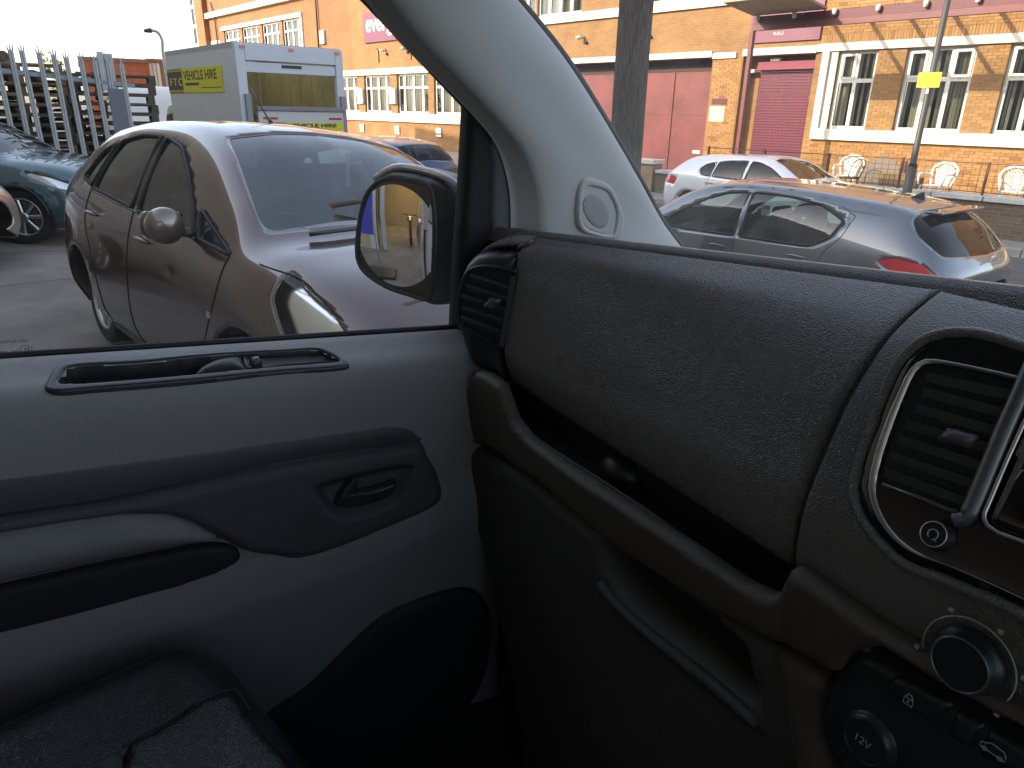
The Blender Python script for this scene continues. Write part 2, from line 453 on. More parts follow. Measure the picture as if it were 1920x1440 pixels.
# strip, handle surround, armrest, pocket, lower panel
HS = .107
st_top = zm([(0, 765), (500, 700), (1000, 635), (1500, 560), (1920, 500)], 0, 620, 2.743)+zm([(800, 356), (900, 361), (970, 382), (1042, 440)], 500, 700, 3.6)
st_bot = zm([(1045, 455)], 500, 700, 3.6)+zm([(1920, 608), (1500, 672), (1000, 777), (500, 882), (0, 955)], 0, 620, 2.743)
def ext_left(pts, px=-420):
    """carry a traced edge on beyond the left border of the view"""
    (x0, y0), (x1, y1) = pts
    return (px, y0+(y1-y0)/(x1-x0)*(px-x0))
top_l = ext_left([st_top[0], st_top[2]]); bot_l = ext_left([st_bot[-1], st_bot[-3]])
ta, tb_ = np.array(spline(DF.pxs([top_l]+st_top, HS), 8)), np.array(spline(DF.pxs([bot_l]+st_bot[::-1], HS), 8))
rs_ = lambda P: resample2(P, 140)
def resample2(P, n):
    L = np.r_[0, np.cumsum(np.linalg.norm(np.diff(P, axis=0), axis=1))]
    return np.array([[np.interp(t, L, P[:, k]) for k in range(2)] for t in np.linspace(0, L[-1], n)])
rows = []
for t_, b_ in zip(rs_(ta), rs_(tb_)):
    mixp = lambda k: t_*(1-k)+b_*k
    rows.append([DF.p(*mixp(k), HS+hh) for k, hh in ((-.01, -.02), (.0, -.004), (.03, -.0006), (.1, .0006), (.5, .001), (.9, .0006), (.97, -.0006), (1., -.004), (1.01, -.02))])
mesh_obj('trim_strip', *loft(rows), M['strip'], door, True)
sur = [(bot_l[0], bot_l[1]+2), (0, 970)]+[(x, y+2) for x, y in st_bot[::-1][1:]]+zm([(1100, 570), (1160, 680), (1195, 800), (1180, 870), (1100, 930), (800, 1060), (400, 1220), (200, 1265), (100, 1255)], 500, 700, 3.6)+zm([(1500, 1182), (1400, 1165), (1250, 1140), (1100, 1060), (950, 985), (850, 960), (750, 957), (600, 962), (300, 1008), (0, 1055)], 0, 620, 2.743)
sur += [(-420, sur[-1][1]+30)]
SURP = spline(DF.pxs(sur, HS+.006), 3, True)
cup = np.array(DF.pxs(zm([(300, 740), (450, 680), (700, 620), (900, 585), (990, 600), (960, 700), (900, 830), (800, 900), (560, 975), (440, 960)], 500, 700, 3.6), HS))
cup = spline(cup, 4, True)
def cup_fn(a, b, d):
    P = np.c_[a, b]; dd, _ = poly_dist(cup, P); s = np.where(inside(cup, P), 1, 0)*np.clip(dd/.022, 0, 1)
    return -.023*s*s*(3-2*s)
pillow('handle_surround', SURP, DF.p, M['black_trim'], door, .005, HS-.01, HS+.018, .024, .03, cup_fn)
lev = spline(DF.pxs(zm([(462, 905), (468, 862), (520, 780), (598, 692), (618, 720), (620, 792), (760, 770), (882, 733), (860, 815), (700, 892), (540, 917)], 500, 700, 3.6), HS+.010), 4, True)
pillow('door_handle', lev, DF.p, M['smooth_black'], door, .003, HS-.002, HS+.012, .008, .02)
MB().tube([DF.p(*DF.px(*p, HS+.012), HS+.012) for p in zm([(470, 862), (560, 825), (700, 805), (880, 735)], 500, 700, 3.6)], .0016, 6).build('handle_edge', M['smooth_black'], door, True)
arm_e = zm([(0, 1055), (300, 1010), (600, 966), (750, 961), (870, 967), (1000, 1010), (1130, 1090), (1230, 1138), (1120, 1122), (1000, 1132), (600, 1207), (0, 1338)], 0, 620, 2.743)
ARM = DF.pxs([(-420, 1085)]+arm_e+[(-420, 1235)], .14)
pillow('armrest', rnd_poly(ARM, .012, 3), DF.p, M['grey_shade'], door, .007, .105, .147, .05, .03)
poc = [(-420, 1240)]+zm([(0, 1340), (600, 1208), (1000, 1130), (1120, 1118), (1200, 1123), (1242, 1150)], 0, 620, 2.743)+zm([(862, 20), (850, 40), (800, 70), (720, 100), (600, 140), (300, 225), (0, 290)], 0, 1040, 1.92)+[(-420, 1290)]
pillow('door_pocket', rnd_poly(DF.pxs(poc, .112), .01, 3), DF.p, M['matt_black'], door, .008, .108, .112, .02, .03)
cre = np.array(DF.pxs([(-420, 1345), (0, 1248), (156, 1201), (364, 1144), (469, 1102), (573, 1071), (672, 1040), (760, 1000), (835, 960)], .12))
def lower_fn(a, b, d):
    zc = np.interp(a, cre[:, 0], cre[:, 1]); t = b-zc
    up = np.clip(t/.10, 0, 1); dn = np.clip(-t/.35, 0, 1); k = .012
    return np.where(t > 0, .045-.045*up, .045-.02*dn)-.006*np.exp(-(t/k)**2)
LOW = [DF.px(-420, 880, .08), DF.px(0, 880, .08), DF.px(500, 820, .08), DF.px(780, 790, .08), (.62, -.01), (.66, -.45), (.64, -.80), (-1.1, -.80)]
pillow('lower_panel', rnd_poly(LOW, .01, 2), DF.p, M['grey_shade'], door, .012, .080, .088, .02, .03, lower_fn)
spk = zm([(960, 600), (1100, 500), (1250, 350), (1350, 250), (1450, 190), (1600, 140), (1700, 130), (1765, 200), (1775, 320), (1740, 480), (1660, 600), (1500, 720), (1380, 800), (1000, 860), (900, 760)], 0, 1040, 1.92)
pillow('speaker_well', spline(DF.pxs(spk, .135), 4, True), DF.p, M['matt_black'], door, .01, .122, .137, .03, .03)
# door skin outside and the rail over the window
sk = MB()
for a0, a1 in ((-1.15, .75),):
    sk.add([DF.p(a0, sill(a0), -.03), DF.p(a1, sill(a1), -.03), DF.p(a1, -.38, -.10), DF.p(a1, -.75, -.09), DF.p(a0, -.75, -.09), DF.p(a0, -.38, -.10)], [(0, 1, 2, 5), (5, 2, 3, 4)])
sk.build('door_skin', M['van_paint'], door)
# glass plane leans inwards
GO = DF.p(0, sill(0)-1.0+1.0, -.02)
GF = Frame(GO, DF.ex+SL*np.array([0, 0, 1.]), np.array([0, 0, 1.])+.15*DF.en)
FRM = Frame(GO+.012*DF.en, GF.ex, GF.ey)
gl = GF.pxs([(682, 0), (876, 205), (868, 350), (857, 500), (851, 640)])
dv = np.array(gl[0])-np.array(gl[1]); dv /= np.linalg.norm(dv)
tp = np.array(gl[0])+dv*((.70-gl[0][1])/dv[1])
opening = [tuple(tp)]+gl+[(-1.0, -.03), (-.95, .70)]
op_ = rnd_poly(opening, .02, 3)
mesh_obj('door_glass', [GF.p(a, b) for a, b in op_], [tuple(range(len(op_)))], M['side_glass'], door)
fr_px = [(876, 205), (868, 350), (857, 500), (850, 640), (930, 640), (1010, 450), (1012, 382), (1000, 330), (978, 278), (932, 222), (862, 149), (793, 80), (728, 0)]
fr = FRM.pxs(fr_px); d2 = np.array(fr[-1])-np.array(fr[-2]); d2 /= np.linalg.norm(d2)
tq = np.array(fr[-1])+d2*((.74-fr[-1][1])/d2[1])
tpf = FRM.pxs([(682, 0)])
tp2 = np.array(tpf[0])+dv*((.70-tpf[0][1])/dv[1])
pillow('window_frame', np.array([tuple(tp2)]+tpf+fr+[tuple(tq), (-1.0, .78), (-1.0, .70)]), FRM.p, M['rubber'], door, .008, .0, .012, .012, .03)
qp = spline(FRM.pxs(zm([(812, 745), (872, 800), (930, 880), (964, 1000), (976, 1130), (970, 1285), (880, 1296), (820, 1272), (800, 1200), (803, 950)], 640, 0, 2.88), .015), 4, True)
pillow('quarter_trim', qp, FRM.p, plain('quarter_grey', (.10, .105, .115), .6), door, .006, .008, .020, .015, .02)
# glazing marks, read from outside, so mirrored from here
em = GF.px(54, 641, .002)
text('glazing_mark', 'AGC AUTOMOTIVE', .0062, GF, em[0], em[1], .0018, M['icon_dark'], door, mirror=True, thick=.0001)
em = GF.px(36, 661, .002)
text('glazing_mark', '43R - 00099', .0062, GF, em[0], em[1], .0018, M['icon_dark'], door, mirror=True, thick=.0001)
em = GF.px(50, 654, .002)
text('glazing_mark', 'E6', .0075, GF, em[0]+.004, em[1]-.0025, .0018, M['icon_dark'], door, mirror=True, thick=.0001)
MB().tube([GF.p(em[0]+.0075*math.cos(t)-.0005, em[1]+.0062*math.sin(t), .002) for t in np.linspace(0, 2*math.pi, 28)[:-1]], .0004, 4, closed=True).build('glazing_ring', M['icon_dark'], door)

# --- windscreen pillar ------------------------------------------------
NW = np.array([0, 1., 1.]); PW = np.array([0, 1.10, 1.36])
nd_ = np.array([math.cos(T4), -math.sin(T4), -.15]); pd_ = np.array([-.775, 0, 1.23])
le = [(640, -90), (715, 0), (779, 80), (848, 149), (918, 222), (963, 278), (984, 330), (994, 382), (995, 475)]
re_ = [(890, -90), (970, 0), (1057, 108), (1126, 215), (1195, 333), (1248, 427), (1300, 492)]
EL = spline([on_plane(*p, pd_, nd_) for p in le], 8)
ER = spline([on_plane(*p, PW, NW) for p in re_], 8)
def resample(P, n):
    L = np.r_[0, np.cumsum(np.linalg.norm(np.diff(P, axis=0), axis=1))]
    return np.array([[np.interp(t, L, P[:, k]) for k in range(3)] for t in np.linspace(0, L[-1], n)])
EL = np.vstack([EL[0]+unit(EL[0]-EL[6])*.34, EL]); ER = np.vstack([ER[0]+unit(ER[0]-ER[6])*.34, ER])     # on up to the roof
EL, ER = resample(EL, 58), resample(ER, 58)
PS = []
for i in range(58):
    a, b = EL[i], ER[i]; mid = (a+b)/2; tow = unit(CAM-mid); tow = unit(tow-np.dot(tow, unit(b-a))*unit(b-a))
    row = []
    for s in np.linspace(-.06, 1.03, 26):
        q = a+(b-a)*s; prof = max(0, 1-abs(2*min(max(s, 0), 1)-1)**3.2)**.6 if 0 <= s <= 1 else 0
        back = .03 if s < 0 else (.02 if s > 1 else 0)
        row.append(q+tow*(.030*prof-back))
    PS.append(row)
PS = np.array(PS)
pilr = mesh_obj('windscreen_pillar', *loft(PS), M['pillar'], van, True)
MB().tube([p+unit(p-CAM)*.03+CR*.003 for p in ER], .007, 6).build('pillar_seal', M['rubber'], pilr, True)
# tweeter cover, set into the foot of the pillar
best = None
for i in range(2, 56):
    for k in range(2, 24):
        v = PS[i, k]-CAM; px = 960+FPX*(v @ CR)/(v @ CF); py = 720-FPX*(v @ CU)/(v @ CF); e = (px-1124)**2+(py-390)**2
        if best is None or e < best[0]: best = (e, i, k)
_, i, k = best
o_ = PS[i, k]; tx = unit(PS[i, k+2]-PS[i, k-2]); ty = unit(PS[i-2, k]-PS[i+2, k])
TF = Frame(o_, tx, ty)
if TF.en @ (CAM-o_) < 0: TF = Frame(o_, -tx, ty)
tw_o = spline(TF.pxs(zm([(330, 150), (430, 125), (600, 165), (800, 250), (900, 350), (1000, 560), (1100, 800), (1112, 930), (1060, 1240), (980, 1310), (880, 1320), (400, 1222), (280, 1150), (212, 1000), (200, 700), (240, 300)], 1060, 320, 10.286)), 4, True)
tw_i = spline(TF.pxs(zm([(400, 310), (700, 370), (790, 420), (900, 620), (950, 780), (960, 900), (900, 1190), (870, 1222), (500, 1150), (380, 1080), (320, 980), (300, 750), (350, 380)], 1060, 320, 10.286)), 4, True)
pillow('tweeter_bezel', [tw_o, tw_i], TF.p, M['pillar'], pilr, .0025, .001, .0065, .006, .006)
pillow('tweeter_plate', spline(TF.pxs(zm([(390, 300), (700, 360), (800, 415), (910, 615), (960, 780), (970, 900), (910, 1200), (875, 1232), (500, 1160), (372, 1090), (310, 985), (290, 750), (340, 370)], 1060, 320, 10.286)), 4, True), TF.p, M['pillar'], pilr, .004, .0022, .0026, .004, .004)
an = R_(25)
ell = TF.pxs([(1060+(595+235*math.cos(t)*math.cos(an)-355*math.sin(t)*math.sin(an)*-1)/10.286, 320+(780-235*math.cos(t)*math.sin(an)*-1*-1+355*math.sin(t)*math.cos(an))/10.286) for t in np.linspace(0, 2*math.pi, 40)[:-1]], .003)
gm, nd, ln, p = new_mat('perforated_grille')
tc = nd.new('ShaderNodeTexCoord'); v = N(nd, 'ShaderNodeTexVoronoi', Scale=1100., Randomness=0.); ln.new(tc.outputs['Object'], v.inputs['Vector'])
cr = nd.new('ShaderNodeValToRGB'); cr.color_ramp.elements[0].position = .28; cr.color_ramp.elements[1].position = .4; cr.color_ramp.elements[0].color = (.06, .06, .06, 1); cr.color_ramp.elements[1].color = (.30, .295, .29, 1)
ln.new(v.outputs['Distance'], cr.inputs[0]); ln.new(cr.outputs[0], p.inputs['Base Color']); p.inputs['Roughness'].default_value = .7
pillow('tweeter_grille', np.array(ell), TF.p, gm, pilr, .003, .0024, .0042, .012, .003)

# --- windscreen, roof and the rest of the cab -------------------------
ws = MB()
WF = Frame(PW, (1, 0, 0), (0, -1, 1))
ws.add([WF.p(a, b) for a, b in [(-.86, -.12), (.95, -.12), (.80, .78), (-.74, .78)]], [(0, 1, 2, 3)]).build('windscreen', M['screen_glass'], van)
M['lining'] = plain('pale_roof_lining', (.62, .61, .58), .9)
sh = MB().box((-.95, -1.0, 1.96), (.98, .62, 1.99)); sh.build('roof', M['lining'], van)
MB().box((-.95, .60, 1.90), (.98, .66, 1.985)).build('header_rail', M['lining'], van)
MB().box((-.95, -1.03, .2), (.98, -1.0, 1.99)).build('bulkhead', plain('pale_bounce_bulkhead', (.66, .65, .62), .6), van)  # out of view; made pale to bounce light into the cab
MB().box((-.93, -1.0, .33), (.98, 1.25, .36)).build('floor', M['carpet'], van)
MB().box((-.93, 1.24, .36), (.98, 1.27, 1.28)).build('front_wall', M['matt_black'], van)
rd = MB().box((.93, -1.0, .2), (.98, 1.25, 1.22)); rd.box((.93, -1.0, 1.22), (.96, -.85, 1.97)); rd.box((.90, .95, 1.22), (.95, 1.10, 1.60)); rd.build('driver_door', M['black_trim'], van)
MB().add([(.90, 1.02, 1.36), (.96, 1.06, 1.36), (.90, .60, 1.97), (.84, .58, 1.97)], [(0, 1, 2, 3)]).build('far_pillar', M['pillar'], van)
MB().box((-.94, -1.03, 1.2), (-.86, -.80, 1.97)).build('centre_pillar', M['pillar'], van)
# outer flank behind the door, seen in the mirror
fl = []
for y in np.linspace(-.86, -3.9, 12):
    fl.append([(-.905+dx, y, z) for dx, z in spline([(.02, .25), (-.06, .34), (-.085, .62), (-.06, .95), (-.035, 1.2), (.02, 1.55), (.10, 1.86), (.20, 1.97), (.6, 2.0)], 4)])
mesh_obj('body_side', *loft(fl), M['van_paint'], van, True)
MB().box((-.97, -3.9, .5), (-.945, -.86, .56)).build('rubbing_strip', M['rubber'], van)
bn = []
for y, z, w in ((1.20, 1.27, .90), (1.5, 1.18, .88), (1.8, 1.05, .84), (1.98, .85, .80), (2.02, .55, .80), (2.0, .3, .8)):
    bn.append([(x, y-.25*abs(x)**3, z-.10*abs(x/.9)**3) for x in np.linspace(-w, w, 20)])
mesh_obj('bonnet', *loft(bn), M['van_paint'], van, True)
def wheel_van(y):
    wf = Frame((-.84, y, .33), (0, 1, 0), (0, 0, 1))
    w = MB().lathe([(.19, -.10), (.30, -.10), (.33, -.07), (.33, .07), (.30, .10), (.20, .10), (.18, .06), (.02, .07)], lambda a, b, h: wf.p(a, b, -h), 32).build('wheel', M['rubber'], van, True)
    return w
wheel_van(1.25); wheel_van(-2.2)

# --- outside mirror -----------------------------------------------------
MO = CAM+ray(765, 450)*1.66
nm = unit((.515, -.845, .15))
MF = Frame(MO, np.cross((0, 0, 1), nm), (0, 0, 1))
mo = spline(MF.pxs(zm([(95, 820), (105, 650), (138, 430), (180, 280), (250, 185), (350, 122), (440, 92), (560, 100), (700, 130), (820, 168), (900, 208), (985, 270), (1045, 370), (1075, 520), (1070, 800), (1040, 1100), (1000, 1230), (930, 1325), (800, 1335), (700, 1303), (400, 1192), (230, 1102), (140, 1002), (105, 905)], 640, 300, 4.8)), 4, True)
mi = spline(MF.pxs(zm([(153, 830), (158, 700), (188, 480), (238, 322), (298, 240), (370, 200), (520, 198), (700, 232), (765, 270), (795, 380), (812, 500), (812, 700), (803, 950), (787, 1200), (755, 1234), (600, 1192), (450, 1142), (300, 1052), (200, 962), (163, 900)], 640, 300, 4.8), .004), 4, True)
hx = MF.px(640+800/4.8, 450)[0]
def hous(a, b, d):
    return -.05*np.clip((a-hx)/.06, 0, 1.3)**1.3
mir = pillow('door_mirror', mo, MF.p, M['smooth_black'], van, .006, -.045, .0, .022, .07, hous)
pillow('mirror_rim', [spline(MF.pxs(zm([(118, 825), (125, 660), (158, 450), (205, 300), (270, 215), (360, 155), (450, 130), (600, 150), (740, 185), (805, 260), (830, 400), (845, 650), (830, 1000), (805, 1230), (760, 1275), (600, 1232), (420, 1172), (260, 1080), (165, 990), (128, 905)], 640, 300, 4.8), .004), 4, True), mi], MF.p, plain('dusty_black_plastic', (.035, .033, .03), .7, var=.5, vscale=400), mir, .003, .002, .006, .004, .006)
mc = np.asarray(mi).mean(0)
V2, F2, _, _ = fill(mi, .006)
mesh_obj('mirror_glass', [MF.p(a, b, .0058-((a-mc[0])**2+(b-mc[1])**2)/(2*1.15)) for a, b in V2], F2, M['mirror'], mir, True)
MB().tube([MF.p(*MF.px(842, 548), -.05), MF.p(*MF.px(900, 560), -.04)], .022, 12).build('mirror_arm', M['smooth_black'], mir, True)
# painted cap over the top of the housing
cap = [MF.p(a, b+.003, -.03) for a, b in MF.pxs(zm([(230, 190), (350, 112), (440, 84), (560, 92), (700, 122), (820, 160), (905, 200), (985, 262)], 640, 300, 4.8))]
MB().tube(spline(cap, 4), .009, 8).build('mirror_cap', paint('blue_grey_cap', (.36, .38, .42), .3), mir, True)

# --- dashboard ------------------------------------------------------------
PL = spline([(.640, 1.419), (.632, 1.413), (.614, 1.399), (.606, 1.361), (.596, 1.285), (.588, 1.212), (.593, 1.192), (.607, 1.160), (.620, 1.150)], 8)
PR = spline([(.728, 1.459), (.717, 1.455), (.676, 1.434), (.649, 1.413), (.615, 1.365), (.591, 1.306), (.574, 1.243), (.580, 1.177), (.595, 1.165)], 8)
def sec(x, dy=0.0):
    t = (x+.6)/.65
    P = PL+(PR-PL)*min(t, 1.0)
    return [(x, y+dy, z) for y, z in P]
def lid_rows(x0, x1, n=60):
    rows = []
    for x, d in [(x0+.001, .014), (x0+.0015, .006), (x0+.004, .0015)]: rows.append(sec(x, d))
    for x in np.linspace(x0+.009, x1-.009, n): rows.append(sec(x))
    for x, d in [(x1-.004, .0015), (x1-.0015, .006), (x1-.001, .014)]: rows.append(sec(x, d))
    return rows
dash = mesh_obj('dashboard', *loft(lid_rows(-.603, .048)), M['lid'], van, True)
dash['label'] = 'padded black grained glovebox lid and dash face'
# dash top behind the crest and the dark groove between
tp_rows = []
for x in np.linspace(-.80, .93, 60):
    t = min(max((x+.6)/.65, -.3), 1.15); cy, cz = .652+.088*t, 1.420+.042*t
    tp_rows.append([(x, cy-.004, cz-.018), (x, cy+.002, cz-.001), (x, cy+.010, cz+.0065), (x, cy+.05, cz+.002), (x, cy+.09, cz-.014), (x, cy+.2, cz-.055), (x, 1.14-.10*abs(x)**2.2, 1.285), (x, 1.25, 1.25)])
mesh_obj('dash_top', *loft(tp_rows), M['lid'], dash, True)
# black underside behind the lid
MB().box((-.78, .64, .60), (.93, 1.2, 1.24)).build('dash_core', M['matt_black'], van)

# centre of the dashboard
rows = []
for x, d in [(.052, .012), (.0525, .004), (.055, -.001)]: rows.append(sec(x, d))
for x in np.linspace(.060, .85, 70): rows.append(sec(x, -.003-.004*min(1, (x-.06)/.1)))
rows = [[*r, *[(r[0][0], y, z) for y, z in ((.588, 1.13), (.592, 1.08), (.60, 1.02))]] for r in rows]
cen = mesh_obj('centre_dash', *loft(rows), M['lid'], van, True)
CFm = Frame((.1, .578, 1.33), (1, 0, 0), (0, .40, .915))
k7 = 3.2735
def c7(pts): return zm(pts, 1580, 620, k7)
bz = c7([(1113, 100), (950, 46), (800, 16), (650, 15), (520, 50), (420, 120), (340, 220), (260, 390), (180, 600), (110, 800), (75, 960), (80, 1050), (120, 1150), (190, 1250), (280, 1350), (390, 1440), (700, 1560), (1113, 1745)])
XR = .40                                     # right-hand end of the centre panel
bza = CFm.pxs(bz); bza = bza+[(XR-.02, bza[-1][1]-.002), (XR, bza[-1][1]+.03), (XR, bza[0][1]-.03), (XR-.02, bza[0][1]+.004)]
BZ = spline(bza, 4, True)
pillow('fascia', BZ, CFm.p, M['gloss_black'], cen, .006, -.002, .004, .012, .012)
lip = [CFm.p(*q) for q in BZ]
MB().tube(lip, .0055, 8, closed=True).build('fascia_lip', M['lid'], cen, True)
ch_o = c7([(1113, 287), (900, 236), (700, 195), (560, 172), (500, 175), (450, 200), (400, 255), (340, 380), (270, 540), (200, 740), (160, 920), (158, 985), (180, 1080), (230, 1180), (300, 1270), (400, 1350), (520, 1402), (640, 1442), (1113, 1650)])
ch_i = c7([(1113, 1640), (640, 1425), (520, 1375), (430, 1322), (340, 1240), (280, 1150), (240, 1040), (235, 960), (260, 830), (330, 610), (420, 370), (480, 255), (520, 230), (570, 224), (700, 242), (900, 282), (1113, 332)])
ca, cb2 = CFm.pxs(ch_o, .006), CFm.pxs(ch_i, .001)[::-1]
ca = [(XR-.012, ca[0][1])]+ca+[(XR-.012, ca[-1][1])]; cb2 = [(XR-.012, cb2[0][1])]+cb2+[(XR-.012, cb2[-1][1])]
so_, si_ = spline(ca, 4), spline(cb2, 4)
so_r = resample(np.c_[so_, np.zeros(len(so_))], 110); si_r = resample(np.c_[si_, np.zeros(len(si_))], 110)
ra = [[CFm.p(o[0], o[1], .004), CFm.p(*(o*.92+i*.08)[:2], .0075), CFm.p(*(o*.75+i*.25)[:2], .0080), CFm.p(*(o*.1+i*.9)[:2], .0015), CFm.p(i[0], i[1], -.012)] for o, i in zip(so_r, si_r)]
mesh_obj('chrome_trim', *loft(ra), M['chrome'], cen, True)
# vent with its vanes, tab and divider
vn = c7([(540, 215), (700, 232), (900, 275), (1113, 325), (1180, 345), (1113, 480), (980, 760), (870, 990), (790, 1105), (740, 1120), (660, 1100), (500, 1040), (250, 945), (232, 930), (255, 830), (330, 610), (420, 370), (480, 250)])
vent = pillow('air_vent', spline(CFm.pxs(vn, .004), 3, True), CFm.p, M['matt_black'], van, .006, .0050, .0052, .006, .002)
for k_, (p, q) in enumerate([((520, 285), (1060, 400)), ((500, 375), (1010, 510)), ((465, 478), (965, 620)), ((400, 575), (920, 725)), ((350, 665), (880, 840)), ((305, 765), (835, 950)), ((270, 868), (790, 1060))]):
    A, B = [np.array(CFm.px(*c7([w])[0], .006)) for w in (p, q)]; dirn = (B-A)/np.linalg.norm(B-A); nn = np.array([-dirn[1], dirn[0]])
    MB().add([CFm.p(*(A-nn*.0045), .0065), CFm.p(*(B-nn*.0045), .0065), CFm.p(*(B+nn*.0035), .0105), CFm.p(*(A+nn*.0035), .0105), CFm.p(*(A+nn*.001), .0062), CFm.p(*(B+nn*.001), .0062)], [(0, 1, 2, 3), (3, 2, 5, 4)]).build('vane', M['vane'], vent)
pillow('vent_tab', rnd_poly(CFm.pxs(c7([(558, 668), (635, 585), (832, 638), (765, 718)]), .014), .003), CFm.p, plain('tab_grey', (.12, .125, .135), .4, metal=.3), vent, .004, .010, .016, .006, .012)
db = [CFm.p(*CFm.px(*w, .006), .007) for w in c7([(1180, 210), (1113, 360), (1000, 610), (900, 850), (800, 1085), (760, 1150), (690, 1165)])]
MB().tube(spline(db, 4), [.0075]*19+[.0065]*6, 10).build('divider', M['satin_grey'], vent, True)
MB().tube([CFm.p(*CFm.px(*w, .006), .006) for w in c7([(245, 942), (500, 1035), (640, 1095), (740, 1120)])], .0022, 8).build('vent_edge', M['satin_grey'], vent, True)
def knob(name, fr, c, r, parent, ring, body=M['smooth_black'], h=.014):
    a0, b0 = c; fn = lambda a, b, hh: fr.p(a0+a, b0+b, hh)
    kb = MB().lathe([(r*1.32, .002), (r*1.32, .005), (r*1.2, .008), (r*1.12, h*.7), (r*1.05, h), (r, h+.0015)], fn, 40).build(name, body, parent, True)
    MB().lathe([(r*.995, h+.001), (.0001, h+.001)], fn, 40).build('knob_face', M['matt_black'], kb)
    MB().tube([fn(r*math.cos(t), r*math.sin(t), h+.0012) for t in np.linspace(0, 2*math.pi, 40)[:-1]], r*.05, 6, closed=True).build('knob_ring', ring, kb, True)
    return kb
k0 = CFm.px(1580+560/k7, 620+1250/k7, .014); k1 = CFm.px(1580+660/k7, 620+1250/k7, .014)
kb = knob('power_knob', CFm, k0, abs(k1[0]-k0[0])*.95, van, M['chrome'])
MB().tube([CFm.p(k0[0]+.004*math.cos(t), k0[1]+.004*math.sin(t), .0158) for t in np.linspace(R_(-60), R_(240), 20)], .0005, 5).build('power_mark', M['icon'], kb)
MB().box((k0[0]+.0005, k0[1]-.0045, .0150), (k0[0]+.0045, k0[1]-.0038, .0160), CFm.p).build('power_mark', M['icon'], kb)
# touch screen
scp = c7([(1200, 345), (1113, 560), (1010, 790), (870, 1120), (868, 1150), (885, 1195), (950, 1240), (1113, 1300)])
sca = CFm.pxs(scp, .009); sca = sca+[(XR-.035, sca[-1][1]), (XR-.025, sca[-1][1]+.012), (XR-.025, sca[0][1]-.012), (XR-.035, sca[0][1])]
SCR = np.array(sca)
scr = pillow('touch_screen', SCR, CFm.p, M['gloss_black'], van, .008, .006, .009, .004, .01)
MB().tube([CFm.p(*q, .0088) for q in sca], .0019, 8, closed=True).build('screen_frame', M['chrome'], scr, True)
nt_ = CFm.px(1580+1085/k7, 620+895/k7, .0095)
MB().tube([CFm.p(nt_[0]-.003, nt_[1]-.003, .0096), CFm.p(nt_[0]-.0015, nt_[1]-.003, .0096), CFm.p(nt_[0]-.0005, nt_[1]+.005, .0096), CFm.p(nt_[0]+.004, nt_[1]+.006, .0096)], .0005, 5).build('screen_mark', M['icon'], scr)

# --- end vent by the door -----------------------------------------------
VF = Frame((-.603, .600, 1.28), (.085, .065, 0), (0, 0, 1))
z4 = lambda pts: zm(pts, 800, 400, 3.6)
shl = spline(VF.pxs(z4([(165, 690), (172, 560), (200, 440), (245, 345), (315, 285), (400, 262), (520, 262), (612, 268), (615, 400), (585, 560), (545, 830), (528, 960), (526, 1010), (530, 1175), (400, 1105), (290, 1042), (232, 935), (200, 825), (168, 750)])), 3, True)
end = pillow('end_vent', shl, VF.p, M['smooth_black'], van, .005, -.030, .002, .035, .05)
capp = spline(VF.pxs(z4([(285, 310), (320, 262), (400, 215), (480, 186), (600, 178), (705, 190), (640, 228), (600, 258), (500, 255), (400, 262), (330, 285)])), 3, True)
pillow('end_cap', capp, VF.p, M['lid'], end, .005, -.04, -.012, .03, .05)
MB().tube([VF.p(*q, -.010) for q in VF.pxs(z4([(598, 250), (625, 222), (700, 190)]))], .003, 6).build('cap_edge', M['satin_grey'], end, True)
vo = spline(VF.pxs(z4([(215, 720), (222, 600), (258, 450), (300, 392), (380, 370), (500, 382), (606, 400), (585, 560), (545, 740), (505, 895), (430, 862), (300, 782), (238, 745)]), .003), 3, True)
pillow('vent_hole', vo, VF.p, M['matt_black'], end, .005, .0030, .0034, .004, .003)
MB().tube([VF.p(*q, .003) for q in spline(VF.pxs(z4([(525, 905), (430, 872), (300, 792), (235, 752), (208, 715), (215, 600), (250, 450), (292, 388), (380, 362), (500, 372), (612, 396)]), .003), 4)], .0042, 8).build('vent_surround', M['smooth_black'], end, True)
MB().prism(VF.pxs(z4([(566, 430), (606, 424), (524, 905), (488, 888)]), .008), VF.p, .003, .008).build('vent_bar', M['satin_grey'], end, bev=.001)
for p, q in (((300, 418), (556, 500)), ((265, 488), (546, 575)), ((240, 556), (532, 648)), ((238, 632), (516, 722)), ((235, 700), (500, 800))):
    A, B = [np.array(VF.px(*z4([w])[0], .006)) for w in (p, q)]; nn = np.array([0, 1.])
    MB().add([VF.p(*(A-nn*.009), .0042), VF.p(*(B-nn*.009), .0042), VF.p(*B, .011), VF.p(*A, .011), VF.p(*(A+nn*.003), .0042), VF.p(*(B+nn*.003), .0042)], [(0, 1, 2, 3), (3, 2, 5, 4)]).build('vane', M['vane'], end)
pillow('vent_tab', rnd_poly(VF.pxs(z4([(362, 632), (425, 570), (500, 590), (440, 656)]), .018), .002), VF.p, M['satin_grey'], end, .003, .012, .018, .004, .014)

